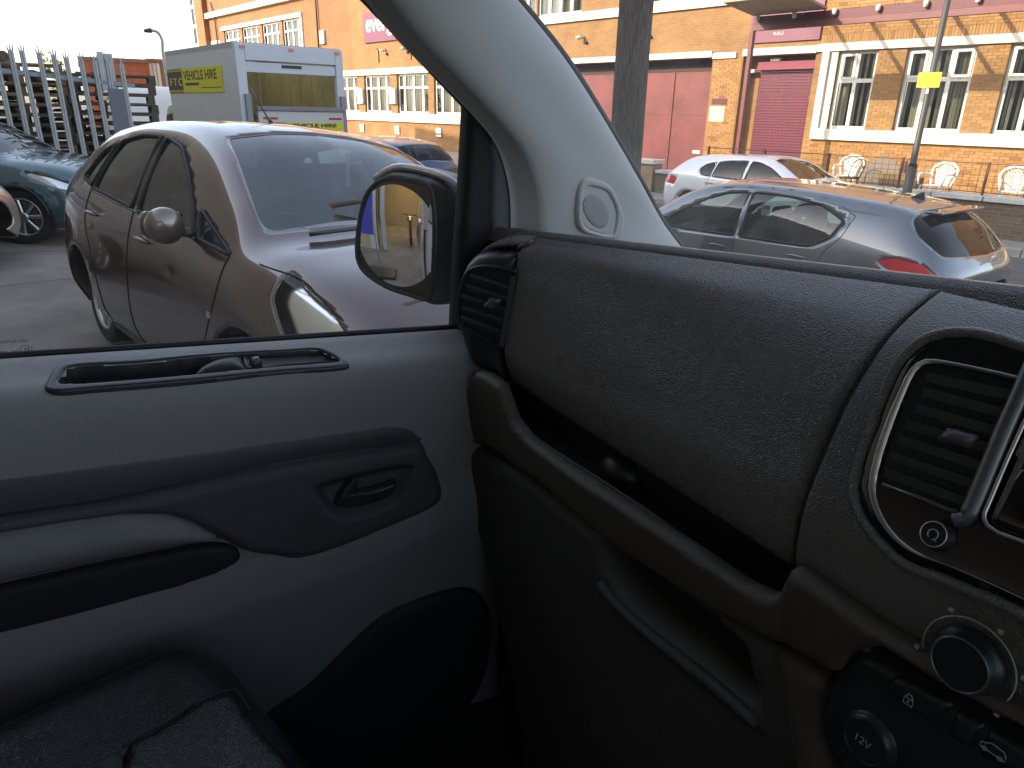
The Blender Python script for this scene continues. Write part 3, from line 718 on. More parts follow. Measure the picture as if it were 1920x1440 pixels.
# --- lower dashboard: bar, tray, shelf opening --------------------------------
BF = Frame((0, .545, 1.1), (1, 0, 0), (0, 0, 1))
z5 = lambda pts: zm(pts, 900, 650, 3.2)
rim = [(885, 698), (905, 702)]+z5([(100, 230), (140, 335), (172, 432), (262, 552), (500, 730), (860, 970), (1200, 1190), (1560, 1440)])+[(1447, 1126), (1474, 1070), (1486, 1072), (1623, 1172), (1920, 1345), (1990, 1385)]
low = [(1990, 1420), (1920, 1380), (1760, 1290), (1640, 1216), (1577, 1230), (1552, 1276), (1440, 1212), (1300, 1135), (1130, 1025), (1000, 905), (930, 864), (875, 833), (846, 818), (843, 790), (848, 770)]
rim_ab = np.array(sorted(BF.pxs(rim)))
def bar_fn(a, b, d):
    t = np.clip(np.interp(a, rim_ab[:, 0], rim_ab[:, 1])-b, 0, .2)
    return -.014*(t/.12)**1.6
bar = pillow('lower_bar', rnd_poly(BF.pxs(rim+low), .01, 3), BF.p, M['dark_bar'], van, .006, -.010, .0, .010, .012, bar_fn)
# tray floor, its bright lip, the ridge and the rounded stop
MB().add([(-.58, .565, 1.085), (.06, .565, 1.085), (.06, .66, 1.085), (-.58, .66, 1.085)], [(0, 1, 2, 3)]).build('tray', M['matt_black'], bar)
tr = [on_axis(*p, 1, .574) for p in z5([(222, 395), (240, 450), (330, 540), (600, 720), (1000, 980), (1400, 1270), (1690, 1445)])]
MB().tube(spline(tr, 4), .0022, 8).build('tray_lip', M['dark_bar'], bar, True)
for p, q in (((440, 420), (800, 640)), ((990, 780), (1800, 1290))):
    A, B = [on_axis(*z5([w])[0], 2, 1.10) for w in (p, q)]
    MB().tube([A, B], .004, 8).build('tray_ridge', M['smooth_black'], bar, True)
dm = on_axis(900+860/3.2, 650+740/3.2, 2, 1.105)
MB().lathe([(.034, -.02), (.034, 0), (.030, .014), (.020, .024), (.0001, .029)], lambda a, b, h: dm+np.array([a*1.25, b, h]), 28).build('tray_stop', M['smooth_black'], bar, True)
KF = Frame((0, .563, .95), (1, 0, 0), (0, 0, 1))
z7 = lambda pts: zm(pts, 1000, 1000, 2.087)
hole = spline(KF.pxs(z7([(250, 40), (275, 130), (340, 240), (450, 350), (600, 470), (860, 670), (835, 560), (800, 440), (650, 310), (500, 205), (330, 85)])), 3, True)
outl = [(846, 820), (875, 835), (930, 866), (1000, 907), (1130, 1012), (1300, 1130), (1440, 1212), (1552, 1280), (1560, 1500), (1200, 1640), (1000, 1640), (960, 1300), (905, 1030), (872, 944), (850, 855)]
lowd = pillow('lower_dash', [rnd_poly(KF.pxs(outl), .01, 3), hole], KF.p, M['low_trim'], van, .012, -.012, .0, .02, .05)
MB().tube(spline([KF.p(*q, .0) for q in KF.pxs(z7([(262, 200), (340, 290), (450, 390), (700, 590), (880, 745)]))], 4), .009, 8).build('shelf_lip', M['low_trim'], lowd, True)
MB().tube(spline([BF.p(*q, -.022) for q in BF.pxs([(846, 818), (875, 833), (930, 864), (1000, 905), (1130, 1020)])], 4), .002, 6).build('seam', M['rubber'], lowd, True)
MB().box((-.75, .62, .36), (.10, 1.2, 1.08)).build('footwell', M['carpet'], van)
# upright panel and console with socket and buttons
pan = z7([(915, 450), (960, 455), (1140, 570), (1112, 690), (1118, 800), (1170, 930), (1230, 1100), (1080, 1100), (1000, 918), (955, 640)])
QF = Frame((0, .552, 1.0), (1, 0, 0), (0, .12, .993))
pillow('upright_panel', rnd_poly(QF.pxs(pan), .008, 3), QF.p, M['dark_bar'], van, .008, -.012, .0, .012, .03)
con = z7([(1150, 575), (1175, 520), (1205, 480), (1255, 437), (1300, 430), (1920, 790), (2200, 950), (2200, 1330), (1300, 1300), (1180, 930), (1122, 800), (1118, 690)])
cq = QF.pxs(con); cq[6] = (XR+.02, cq[5][1]-.004); cq[7] = (XR+.02, .80-1.0); cq[8] = (cq[8][0], .80-1.0)
console = pillow('console', rnd_poly(cq, .012, 4), QF.p, M['smooth_black'], van, .007, -.014, .006, .022, .03)
for pts in ([(1355, 605), (1385, 570), (1425, 558), (1640, 670), (1600, 740), (1570, 770)], [(1650, 690), (1765, 750), (1720, 860), (1605, 790)], [(1775, 760), (2000, 880), (1960, 990), (1730, 870)]):
    pillow('button', rnd_poly(QF.pxs(z7(pts), .008), .004), QF.p, M['smooth_black'], console, .004, .003, .0085, .004, .006)
lk = QF.px(1000+1468/2.087, 1000+655/2.087, .009); lc = lambda a, b: QF.p(lk[0]+a, lk[1]+b, .0092)
MB().tube([lc(-.004, -.004), lc(.004, -.004), lc(.004, .002), lc(-.004, .002)], .0005, 4, closed=True).build('lock_mark', M['icon'], console)
MB().tube([lc(.003*math.cos(t), .002+.0045*math.sin(t)) for t in np.linspace(0, math.pi, 12)], .0005, 4).build('lock_mark', M['icon'], console)
MB().box((-.0008, -.0022, 0), (.0008, .0004, .0004), lambda a, b, h: lc(a, b)+QF.en*h).build('lock_mark', M['icon'], console)
vk = QF.px(1000+1800/2.087, 1000+850/2.087, .009); vc = lambda a, b: QF.p(vk[0]+a, vk[1]+b, .0092)
MB().tube([vc(-.010, -.003), vc(-.0095, .001), vc(-.006, .0022), vc(-.003, .005), vc(.007, .0045), vc(.0095, .001), vc(.0095, -.003)], .0005, 4, closed=True).build('van_mark', M['icon'], console)
for q in (-.006, .006):
    MB().tube([vc(q+.0018*math.cos(t), -.003+.0018*math.sin(t)) for t in np.linspace(0, 6.28, 12)[:-1]], .0004, 4, closed=True).build('van_mark', M['icon'], console)
sk0 = QF.px(1000+1300/2.087, 1000+815/2.087, .012)
sock = knob('power_socket', QF, sk0, .021, van, M['smooth_black'], h=.012)
text('socket_mark', '12V', .011, QF, sk0[0]-.002, sk0[1]-.004, .0140, M['icon'], sock, align='CENTER', thick=.0001)
kf = QF.px(1000+1655/2.087, 1000+520/2.087, .02); QK = Frame(QF.p(0, 0, .018), QF.ex, QF.ey)
kf = QK.px(1000+1655/2.087, 1000+520/2.087, .02); kn = knob('heater_knob', QK, kf, .022, van, M['satin_grey'], h=.015)
MB().tube([QK.p(kf[0]+.036*math.cos(t), kf[1]+.036*math.sin(t), .004) for t in np.linspace(R_(-40), R_(200), 26)], .0007, 5).build('dial_arc', M['icon'], kn)
for t in (-40, 20, 70, 125, 200):
    c, s = math.cos(R_(t)), math.sin(R_(t))
    MB().box((kf[0]+.041*c-.0018, kf[1]+.041*s-.0018, .003), (kf[0]+.041*c+.0018, kf[1]+.041*s+.0018, .0045), QK.p).build('dial_mark', M['icon'], kn)
pillow('heater_panel', rnd_poly(QF.pxs(z7([(1340, 200), (1920, 480), (2300, 650), (2300, 980), (1920, 770), (1330, 400)]), -.002), .01), QF.p, M['gloss_black'], console, .008, -.006, -.001, .01, .02)

# --- passenger seat --------------------------------------------------------------
XF = Frame((0, 0, .83), (1, 0, 0), (0, 1, 0))
z3 = lambda pts: zm(pts, 0, 1040, 1.92)
cush = XF.pxs(z3([(1230, 860), (1150, 740), (1100, 660), (1000, 532), (930, 465), (880, 395), (810, 325), (700, 285), (590, 295), (470, 345), (290, 425), (100, 510), (0, 555)]))
cush += [(cush[-1][0]-.02, -.45), (.02, -.45), (.02, cush[0][1]-.05)]
seat = pillow('passenger_seat', spline(cush, 3, True), XF.p, M['leather'], van, .01, -.06, .0, .07, .14, lambda a, b, d: .012*np.sin(np.clip(d/.13, 0, 1)*math.pi)-.0)
seat['label'] = 'black leather passenger seat cushion'
pan_ = XF.pxs(z3([(430, 768), (440, 692), (520, 645), (600, 602), (720, 520), (790, 495), (845, 487), (900, 560), (960, 640), (1060, 800)]), .012)
pillow('seat_panel', spline(pan_+[(pan_[-1][0]-.03, -.30), (pan_[0][0]+.02, -.34)], 3, True), XF.p, M['leather'], seat, .008, .000, .018, .02, .02)
MB().tube(spline([XF.p(*q, .011) for q in pan_[1:8]], 4), .0022, 6).build('seat_seam', M['rubber'], seat, True)
wv = plain('woven_seat_cloth', (.06, .062, .065), .9, bump=.9, bscale=700, bdist=.003, var=.6, vscale=420)
clo = XF.pxs(z3([(300, 790), (380, 720), (425, 697), (440, 740), (432, 800)]), .012)
pillow('seat_cloth', rnd_poly(clo, .006), XF.p, wv, seat, .006, .008, .017, .01, .01)
MB().box((-.60, -.40, .36), (-.1, .06, .72)).build('seat_base', M['matt_black'], seat, bev=.02)
MB().box((-.64, -.62, .80), (.02, -.45, 1.42)).build('seat_back', M['leather'], seat, bev=.05, seg=4)

# ================================================================== CARS
M['tyre'] = plain('tyre_rubber', (.018, .018, .019), .75, bump=.3, bscale=120, bdist=.002)
M['alloy'] = plain('alloy_wheel', (.55, .54, .52), .25, metal=.9)
M['car_dark'] = plain('dark_car_interior', (.022, .022, .024), .8)
M['car_glass'] = glass('car_window_glass', (.55, .66, .62), 1.75, dirt=.04)
M['car_glass_dark'] = glass('dark_tinted_glass', (.10, .11, .12), 1.5, dirt=.04)
M['car_screen'] = glass('car_windscreen_glass', (.60, .70, .70), 2.3, dirt=.05)
M['lamp_clear'] = glass('lamp_lens', (.95, .96, .97), 1.5)
M['lamp_bowl'] = plain('lamp_reflector', (.75, .74, .72), .16, metal=1.)
M['lamp_amber'] = plain('amber_lamp', (.75, .25, .03), .3)
M['lamp_red'] = plain('red_lamp_lens', (.50, .012, .02), .12, coat=.8)
M['gap'] = plain('panel_gap', (.008, .008, .008), .8)
M['seat_car'] = plain('car_seat_cloth', (.05, .05, .055), .9)

def catmull(P, n):
    return spline(P, n)
class Body:
    """car body lofted from half sections; X forward from the front axle, Y left, Z up"""
    def __init__(s, stations, nu=7, nv=6):
        # station: list of (x, y, z) from sill to roof centre
        S = np.array(stations, float); m_ = S.shape[1]
        cols = [spline(S[:, k], nu) for k in range(m_)]
        G = np.stack(cols, 1)
        s.G = np.stack([spline(G[i], nv) for i in range(len(G))], 0)        # (U,V,3) left half
        s.nu, s.nv = nu, nv
    def full(s):
        L = s.G; Rr = L[:, ::-1][:, 1:].copy(); Rr[..., 1] *= -1
        return np.concatenate([L, Rr], 1)
def build_car(name, label, pose, spec, paint_m, group=None):
    x, y, z, yaw = pose
    c = thing(name, label, 'car', (x, y, z), yaw, group, local=True)
    B = Body(spec['st'], spec.get('nu', 7), spec.get('nv', 6)); G = B.full(); U, Vn = G.shape[:2]
    V = G.reshape(-1, 3).copy()
    Fq = []
    for i in range(U-1):
        for k in range(Vn-1):
            Fq.append((i*Vn+k, (i+1)*Vn+k, (i+1)*Vn+k+1, i*Vn+k+1))
    Fq = np.array(Fq)
    # vertex normals
    fn = np.cross(V[Fq[:, 2]]-V[Fq[:, 0]], V[Fq[:, 3]]-V[Fq[:, 1]])
    vn = np.zeros_like(V)
    for k in range(4): np.add.at(vn, Fq[:, k], fn)
    vn /= np.maximum(np.linalg.norm(vn, axis=1), 1e-12)[:, None]
    out = ((vn*(V-np.array([-1.3, 0, .7]))).sum(1)).mean()
    if out < 0: vn = -vn
    cen_ = V[Fq].mean(1); cn = vn[Fq].mean(1)
    owner = np.full(len(Fq), -1); cuts = spec['cuts']
    for ci, ct in enumerate(cuts):
        ax = (0, 2) if ct['view'] == 'side' else (1, 2)
        m_ = inside(np.asarray(ct['poly']), cen_[:, ax])
        if ct['view'] == 'side':
            sg = ct['side']; m_ &= (cen_[:, 1]*sg > .25) & (np.abs(cn[:, 1]) > .18)
        elif ct['view'] == 'front': m_ &= (cen_[:, 0] > ct.get('xmin', -1.2)) & (cn[:, 0] > .12)
        else: m_ &= (cen_[:, 0] < -2.0) & (cn[:, 0] < -.12)
        owner[m_ & (owner < 0)] = ci
    # pull border vertices of every cut on to its outline
    moved = np.zeros(len(V), bool)
    for ci, ct in enumerate(cuts):
        inn = np.zeros(len(V), bool); oth = np.zeros(len(V), bool)
        inn[Fq[owner == ci].ravel()] = True; oth[Fq[owner != ci].ravel()] = True
        b = np.nonzero(inn & oth & ~moved)[0]
        if not len(b): continue
        ax = (0, 2) if ct['view'] == 'side' else (1, 2); fa = 1 if ct['view'] == 'side' else 0
        _, nr = poly_dist(np.asarray(ct['poly'], float), V[b][:, ax])
        d = np.zeros((len(b), 3)); d[:, ax[0]] = nr[:, 0]-V[b, ax[0]]; d[:, ax[1]] = nr[:, 1]-V[b, ax[1]]
        nf = vn[b]; den = np.where(np.abs(nf[:, fa]) < .15, .15*np.sign(nf[:, fa]+1e-9), nf[:, fa])
        d[:, fa] = -(nf[:, ax[0]]*d[:, ax[0]]+nf[:, ax[1]]*d[:, ax[1]])/den
        d = np.clip(d, -.06, .06)
        V[b] += d; moved[b] = True
    def sub(sel, off):
        ids, inv = np.unique(Fq[sel].ravel(), return_inverse=True)
        return V[ids]-vn[ids]*off, inv.reshape(-1, 4)
    vv, ff = sub(owner == -1, 0)
    body = mesh_obj('body', vv, ff, paint_m, c, True)
    body.data.materials.append(M['car_dark'])
    so2 = body.modifiers.new('shell', 'SOLIDIFY'); so2.thickness = .018; so2.offset = -1 if out > 0 else 1; so2.material_offset = 1; so2.material_offset_rim = 0
    for ci, ct in enumerate(cuts):
        if not (owner == ci).any() or ct.get('kind') == 'arch': continue
        vv, ff = sub(owner == ci, ct.get('off', .006))
        o = mesh_obj(ct['name'], vv, ff, ct['mat'], c, True)
        if ct.get('kind') == 'lamp':
            vb, fb = sub(owner == ci, .05)
            mesh_obj('reflector', vb, fb, ct.get('bowl', M['lamp_bowl']), o, True)
    # surface lookup for trim lines
    tree_pts = V
    def surf(xx, zz, side, off=.003):
        m_ = (V[:, 1]*side > .2); P = V[m_]; Nn = vn[m_]
        d = (P[:, 0]-xx)**2+(P[:, 2]-zz)**2; J = np.argpartition(d, 10)[:10]; w = 1/(d[J]+2e-4); w /= w.sum()
        n1 = Nn[J, 1]; n1 = np.where(np.abs(n1) > .2, n1, .2*side); dy = -(Nn[J, 0]*(xx-P[J, 0])+Nn[J, 2]*(zz-P[J, 2]))/n1
        return np.array([xx, ((P[J, 1]+np.clip(dy, -.05, .05))*w).sum(), zz])+unit((Nn[J]*w[:, None]).sum(0))*off
    c_surf = surf
    for ln_ in spec.get('lines', []):
        for sd in (1, -1):
            P = [surf(a, b, sd, .0005) for a, b in spline(np.array(ln_), 10)]
            MB().tube(P, .0032, 5).build('panel_gap', M['gap'], c, True)
    for tr_ in spec.get('trims', []):
        for sd in (1, -1):
            P = [surf(a, b, sd, .002) for a, b in spline(np.array(tr_['path']), 10)]
            MB().tube(P, tr_['r'], 6).build(tr_['name'], tr_['mat'], c, True)
    for ct in cuts:                      # black rubber round every side window
        if ct['view'] == 'side' and ct['name'] in ('front_window', 'rear_window', 'quarter_window', 'quarter_light'):
            MB().tube([surf(a, b, ct['side'], .0) for a, b in ct['poly']], .011, 6, closed=True).build('window_rubber', M['rubber'], c, True)
    # wheels
    for wx in (0.0, -spec['wb']):
        for sd in (1, -1):
            wheel(c, wx, sd*spec['track'], spec['wr'], sd, spec.get('spokes', 7), spec.get('alloy', M['alloy']))
            # dark liner
            fr = Frame((wx, sd*(spec['track']-.02), spec['wr']), (1, 0, 0), (0, 0, 1))
            rr = spec['wr']+.055
            t_ = np.linspace(R_(2), R_(178), 24)
            rows = [[fr.p(rr*math.cos(t), rr*math.sin(t), h) for t in t_] for h in (-.12*sd*-1, .14*sd*-1)]
            arc = [(rr*math.cos(t), rr*math.sin(t)) for t in t_]
            yv = [sd*(spec['track']-.005), sd*(spec['track']-.22)]
            V2 = [(wx+a, yy, spec['wr']+b) for yy in yv for a, b in arc]; n_ = len(arc)
            mesh_obj('arch_liner', V2, [(i, i+1, n_+i+1, n_+i) for i in range(n_-1)]+[tuple(range(n_, 2*n_))], M['matt_black'], c)
    # mirrors
    mx_, mz = spec['mirror']
    for sd in (1, -1):
        b = surf(mx_, mz-.02, sd, 0)
        o = b+np.array([-.02, sd*.12, .045]); k = spec.get('mscale', 1.0)
        V2, F2 = ball(22, 14)
        V2 = np.array([(np.sign(p[0])*abs(p[0])**.75*.06*k if p[0] > 0 else p[0]*.035, p[1]*.085*k, p[2]*.078*k) for p in V2])+o
        mm = mesh_obj('side_mirror', V2, F2, spec.get('mirror_mat', paint_m), c, True)
        MB().tube([b+np.array([0, -sd*.02, 0]), b+np.array([-.01, sd*.05, .02])], .022, 8).build('mirror_foot', M['smooth_black'], mm, True)
        MB().prism([(a*.09*k*sd+o[1], b_*.058*k+o[2]) for a, b_ in rnd_poly([(-1, -1), (1, -1), (1, 1), (-1, 1)], .5)], lambda a, b_, h: np.array([o[0]-.030-h, a, b_]), 0, .006).build('mirror_glass', M['mirror'], mm)
    # door handles
    for hx, hz in spec.get('handles', []):
        for sd in (1, -1):
            P = [surf(hx-.10+t*.20, hz+.004*math.sin(t*3.14), sd, .004+.022*math.sin(t*math.pi)**.5) for t in np.linspace(0, 1, 9)]
            MB().tube(P, [.006, .010, .012, .012, .012, .012, .012, .010, .006], 8).build('door_handle', spec.get('handle_mat', paint_m), c, True)
            q = surf(hx, hz-.012, sd, .001)
    # cabin: seats, dashboard, wheel
    for sx, sy, nm in ((spec['cab'], .36, 'front_seat'), (spec['cab'], -.36, 'front_seat')):
        b = MB().box((sx-.48, sy-.24, .35), (sx, sy+.24, .55)).box((sx-.62, sy-.22, .5), (sx-.46, sy+.22, 1.08))
        st = b.build(nm, M['seat_car'], c, bev=.05, seg=3)
        MB().box((sx-.66, sy-.13, 1.10), (sx-.56, sy+.13, 1.27)).build('headrest', M['seat_car'], st, bev=.04, seg=3)
    rs = MB().box((spec['cab']-1.5, -.6, .45), (spec['cab']-1.34, .6, 1.02)).box((spec['cab']-1.4, -.6, .35), (spec['cab']-.95, .6, .52)).build('rear_seat', M['seat_car'], c, bev=.05, seg=3)
    for yy in (-.35, .35):
        MB().box((spec['cab']-1.52, yy-.12, 1.03), (spec['cab']-1.42, yy+.12, 1.16)).build('headrest', M['seat_car'], rs, bev=.03, seg=3)
    MB().box((spec['cab']+.45, -.62, .6), (spec['cab']+.85, .62, .86)).build('car_dashboard', M['car_dark'], c, bev=.06, seg=3)
    wc = np.array([spec['cab']+.30, -.36, .90]); wfr = Frame(wc, (0, 1, 0), (.4, 0, .9))
    MB().tube([wfr.p(.18*math.cos(t), .18*math.sin(t)) for t in np.linspace(0, 6.283, 28)[:-1]], .014, 6, closed=True).build('steering_wheel', M['car_dark'], c, True)
    MB().box((-spec['wb']-.5, -.6, .22), (.5, .6, .30)).build('underbody', M['matt_black'], c)
    return c, surf
def ball(n=20, m_=12):
    V = []; Fc = []
    for i in range(m_+1):
        t = math.pi*i/m_
        for k in range(n):
            p = 2*math.pi*k/n; V.append((math.sin(t)*math.cos(p), math.sin(t)*math.sin(p), math.cos(t)))
    for i in range(m_):
        for k in range(n):
            Fc.append((i*n+k, i*n+(k+1) % n, (i+1)*n+(k+1) % n, (i+1)*n+k))
    return np.array(V), Fc
def wheel(c, wx, wy, wr, sd, spokes, alloy):
    fr = Frame((wx, wy, wr), (1, 0, 0), (0, 0, 1)); fn = lambda a, b, h: fr.p(a, b, -h*sd)   # h outward
    w = bpy.data.objects.new('wheel', None); COL.objects.link(w); w.parent = c; w['_o'] = (0., 0., 0.)
    ri = wr*.70
    MB().lathe([(ri-.02, -.20), (wr*.92, -.20), (wr*.985, -.185), (wr, -.16), (wr, -.03), (wr*.985, -.008), (wr*.92, .004), (ri+.025, .004), (ri+.004, -.004), (ri-.01, -.02)], fn, 44).build('tyre', M['tyre'], w, True)
    b = MB().lathe([(ri+.004, .0), (ri, .004), (ri-.012, .0), (ri-.02, -.02), (ri-.03, -.16)], fn, 44)
    for k in range(spokes):
        t = 2*math.pi*k/spokes; cs, sn = math.cos(t), math.sin(t)
        def q(r, w_, h): return fn(r*cs-w_*sn, r*sn+w_*cs, h)
        wi, wo = .022, .030
        b.add([q(.05, -wi, .0), q(.05, wi, .0), q(ri-.012, wo, -.012), q(ri-.012, -wo, -.012), q(.05, -wi, -.05), q(.05, wi, -.05), q(ri-.012, wo, -.06), q(ri-.012, -wo, -.06)], [(0, 1, 2, 3), (4, 7, 6, 5), (0, 3, 7, 4), (1, 5, 6, 2)])
    b.lathe([(.0001, .008), (.04, .008), (.062, .0), (.066, -.03)], fn, 20)
    b.build('rim', alloy, w, True, bev=0)
    MB().lathe([(.0001, -.07), (ri-.03, -.07)], fn, 24).build('brake_disc', M['satin_grey'], w)
def arch(x, z, r, n=40):
    return np.array([(x+r*math.cos(t), z+r*math.sin(t)) for t in np.linspace(0, 2*math.pi, n)[:-1]])
def S(x, *pts, bow=0.0):
    """half section: points (y,z); bow pushes the middle forward"""
    ym = max(p[0] for p in pts)
    return [(x+bow*(1-(p[0]/ym)**2), p[0], p[1]) for p in pts]

# --- brown five-door hatchback, nose towards the van -------------------------------
def hatch_spec(L=0.0, nose=.80, wide=1.0, roofz=1.0, screen=0.0, tail=0.0, belt=1.0):
    """small family hatchback; arguments move its main lines"""
    w = wide; rz = roofz
    def z_(v): return .3+(v-.3)*rz
    st = [
     S(nose+.00, (.42*w, .34), (.52*w, .38), (.55*w, .46), (.50*w, .58), (.38*w, .66), (.2, .68), (0, .69), bow=.03),
     S(nose-.05, (.60*w, .24), (.68*w, .34), (.70*w, .48), (.64*w, .64), (.52*w, .72), (.25, .755), (0, .76), bow=.05),
     S(nose-.20, (.70*w, .20), (.79*w, .32), (.80*w, .50), (.735*w, .70), (.62*w, .80), (.3, .845), (0, .855), bow=.06),
     S(nose-.42, (.74*w, .19), (.835*w, .33), (.845*w, .55), (.785*w, .80), (.68*w, .885), (.34, .93), (0, .94), bow=.06),
     S(.10, (.76*w, .19), (.85*w, .34), (.862*w, .60), (.805*w, .87), (.71*w, .945), (.36, .985), (0, .995), bow=.07),
     S(-.16+screen, (.765*w, .19), (.855*w, .34), (.868*w, .62), (.812*w, .91), (.72*w, .985), (.38, 1.03), (0, 1.04), bow=.09),
     S(-.42+screen, (.77*w, .19), (.858*w, .34), (.868*w, .63), (.812*w, .93), (.690*w, z_(1.13)), (.40, z_(1.185)), (0, z_(1.20)), bow=.10),
     S(-.78+screen, (.77*w, .19), (.858*w, .34), (.868*w, .64), (.812*w, .95), (.625*w, z_(1.315)), (.38, z_(1.375)), (0, z_(1.395)), bow=.08),
     S(-1.12+screen*.7, (.77*w, .19), (.858*w, .34), (.868*w, .65), (.812*w, .965), (.580*w, z_(1.408)), (.36, z_(1.462)), (0, z_(1.480)), bow=.04),
     S(-1.65, (.77*w, .19), (.858*w, .34), (.868*w, .66), (.812*w, .985), (.572*w, z_(1.425)), (.36, z_(1.474)), (0, z_(1.490)), bow=.0),
     S(-2.20+L*.5, (.765*w, .20), (.858*w, .35), (.868*w, .68), (.812*w, 1.01), (.565*w, z_(1.395)), (.35, z_(1.443)), (0, z_(1.458)), bow=.0),
     S(-2.62+L, (.76*w, .21), (.850*w, .37), (.862*w, .70), (.800*w, 1.03), (.555*w, z_(1.335)), (.34, z_(1.383)), (0, z_(1.398)), bow=-.02),
     S(-2.86+L+tail, (.74*w, .22), (.825*w, .39), (.84*w, .70), (.77*w, 1.03), (.560*w, z_(1.20)), (.34, z_(1.255)), (0, z_(1.27)), bow=-.06),
     S(-3.02+L+tail*.5, (.70*w, .25), (.79*w, .42), (.80*w, .68), (.74*w, .95), (.60*w, z_(1.03)), (.35, z_(1.06)), (0, z_(1.07)), bow=-.09),
     S(-3.13+L, (.62*w, .30), (.72*w, .44), (.73*w, .62), (.68*w, .80), (.56*w, .88), (.34, .91), (0, .915), bow=-.09),
     S(-3.17+L, (.48*w, .38), (.56*w, .46), (.57*w, .58), (.53*w, .70), (.44*w, .76), (.26, .78), (0, .785), bow=-.05),
    ]
    return st

# --- the cars that stand about ------------------------------------------------------
def sym(P): return [(-a, b) for a, b in P[::-1]]
def mk_spec(st, wb, fw, rw, rq=None, fq=None, screen=None, rear=None, lamp=None, tail=None, wr=.31, track=.745, **kw):
    cuts = []
    for sd in (1, -1):
        cuts.append(dict(name='arch', kind='arch', view='side', side=sd, poly=arch(0, wr, wr+.055)))
        cuts.append(dict(name='arch', kind='arch', view='side', side=sd, poly=arch(-wb, wr, wr+.055)))
        gm_ = kw.get('side_mat', M['car_glass'])
        if kw.get('pillar'): cuts.append(dict(name='door_pillar', view='side', side=sd, poly=np.array(kw['pillar']), mat=M['smooth_black'], off=.002))
        for nm, pl in (('front_window', fw), ('rear_window', rw), ('quarter_window', rq), ('quarter_light', fq)):
            if pl: cuts.append(dict(name=nm, view='side', side=sd, poly=rnd_poly(pl, .035, 4), mat=kw.get('rear_mat', gm_) if nm in ('rear_window', 'quarter_window') else gm_))
        if lamp: cuts.append(dict(name='headlight', kind='lamp', view='side', side=sd, poly=rnd_poly(lamp, .03, 4), mat=M['lamp_clear'], off=.001))
        if tail: cuts.append(dict(name='tail_light', view='side', side=sd, poly=rnd_poly(tail, .03, 4), mat=M['lamp_red'], off=-.002))
    if screen: cuts.append(dict(name='windscreen', view='front', poly=rnd_poly(screen, .06, 4), mat=M['car_screen'], xmin=-1.5))
    if rear: cuts.append(dict(name='rear_screen', view='rear', poly=rnd_poly(rear, .08, 5), mat=M['car_glass_dark']))
    d = dict(st=st, wb=wb, cuts=cuts, wr=wr, track=track, cab=kw.get('cab', -.85)); d.update(kw)
    return d
scr_c = [(-.655, 1.03), (-.3, 1.075), (0, 1.085), (.3, 1.075), (.655, 1.03), (.625, 1.15), (.555, 1.325), (.515, 1.40), (.25, 1.44), (0, 1.45), (-.25, 1.44), (-.515, 1.40), (-.555, 1.325), (-.625, 1.15)]
rear_c = [(-.60, 1.06), (0, 1.09), (.60, 1.06), (.585, 1.22), (.51, 1.345), (0, 1.375), (-.51, 1.345), (-.585, 1.22)]
corsa_spec = mk_spec(hatch_spec(), 2.51, nu=11, nv=10,
    fw=[(-.60, .965), (-.66, 1.06), (-.86, 1.215), (-1.10, 1.335), (-1.36, 1.375), (-1.38, .995)],
    rw=[(-1.47, 1.0), (-1.45, 1.378), (-1.75, 1.375), (-2.06, 1.33), (-2.20, 1.045)],
    rq=[(-2.25, 1.055), (-2.13, 1.315), (-2.32, 1.265), (-2.47, 1.09)],
    fq=[(-.20, .935), (-.54, .955), (-.60, 1.085)],
    screen=scr_c, rear=rear_c, lamp=[(.72, .53), (.67, .70), (.47, .84), (.18, .935), (.19, .83), (.38, .64)], tail=[(-2.80, .90), (-2.75, 1.15), (-2.95, 1.0), (-3.0, .85)],
    wr=.305, mirror=(-.60, .985), handles=[(-1.22, .86), (-2.12, .90)], cab=-.95, handle_mat=plain('brown_handle', (.10, .07, .055), .3, metal=.4, coat=1.),
    lines=[[(-.20, .93), (-.26, .75), (-.40, .45), (-.46, .26)], [(-1.43, .99), (-1.45, .70), (-1.42, .40), (-1.38, .26)], [(-2.23, 1.05), (-2.26, .85), (-2.14, .66), (-2.02, .45), (-1.98, .28)], [(.02, .93), (.30, .90), (.55, .80)]],
    pillar=[(-1.385, .997), (-1.365, 1.372), (-1.45, 1.376), (-1.465, 1.002)],
    trims=[dict(name='belt_moulding', path=[(-.58, .955), (-1.0, .975), (-1.5, .992), (-2.2, 1.03)], r=.007, mat=M['satin_grey']), dict(name='sill_moulding', path=[(-.45, .215), (-1.2, .21), (-2.1, .215)], r=.014, mat=M['smooth_black'])],
    mscale=1.05, mirror_mat=paint('brown_metallic_cap', (.16, .12, .10), .6, .3))
M['brown'] = paint('brown_metallic', (.060, .022, .012), .5, .30, ior=1.85)
corsa, csurf = build_car('brown_hatchback', 'brown metallic five-door hatchback parked nose towards the van door, bulb headlight showing', (-2.87, 1.25, -.03, R_(13.8)), corsa_spec, M['brown'])
corsa.rotation_euler[0] = R_(-4)
corsa.scale = (1.03, 1.02, 1.045)
for sd in (1, -1):
    q = csurf(.42, .72, sd, -.03)
    V2, F2 = ball(14, 10)
    mesh_obj('lamp_barrel', V2*np.array([.05, .07, .07])+q+np.array([.10, -sd*.06, -.03]), F2, M['lamp_bowl'], corsa, True)
    b = csurf(-.30, .66, sd, .002)
    MB().box((b[0]-.035, b[1]-.003, .645), (b[0]+.005, b[1]+.003, .67)).build('wing_badge', M['chrome'], corsa)
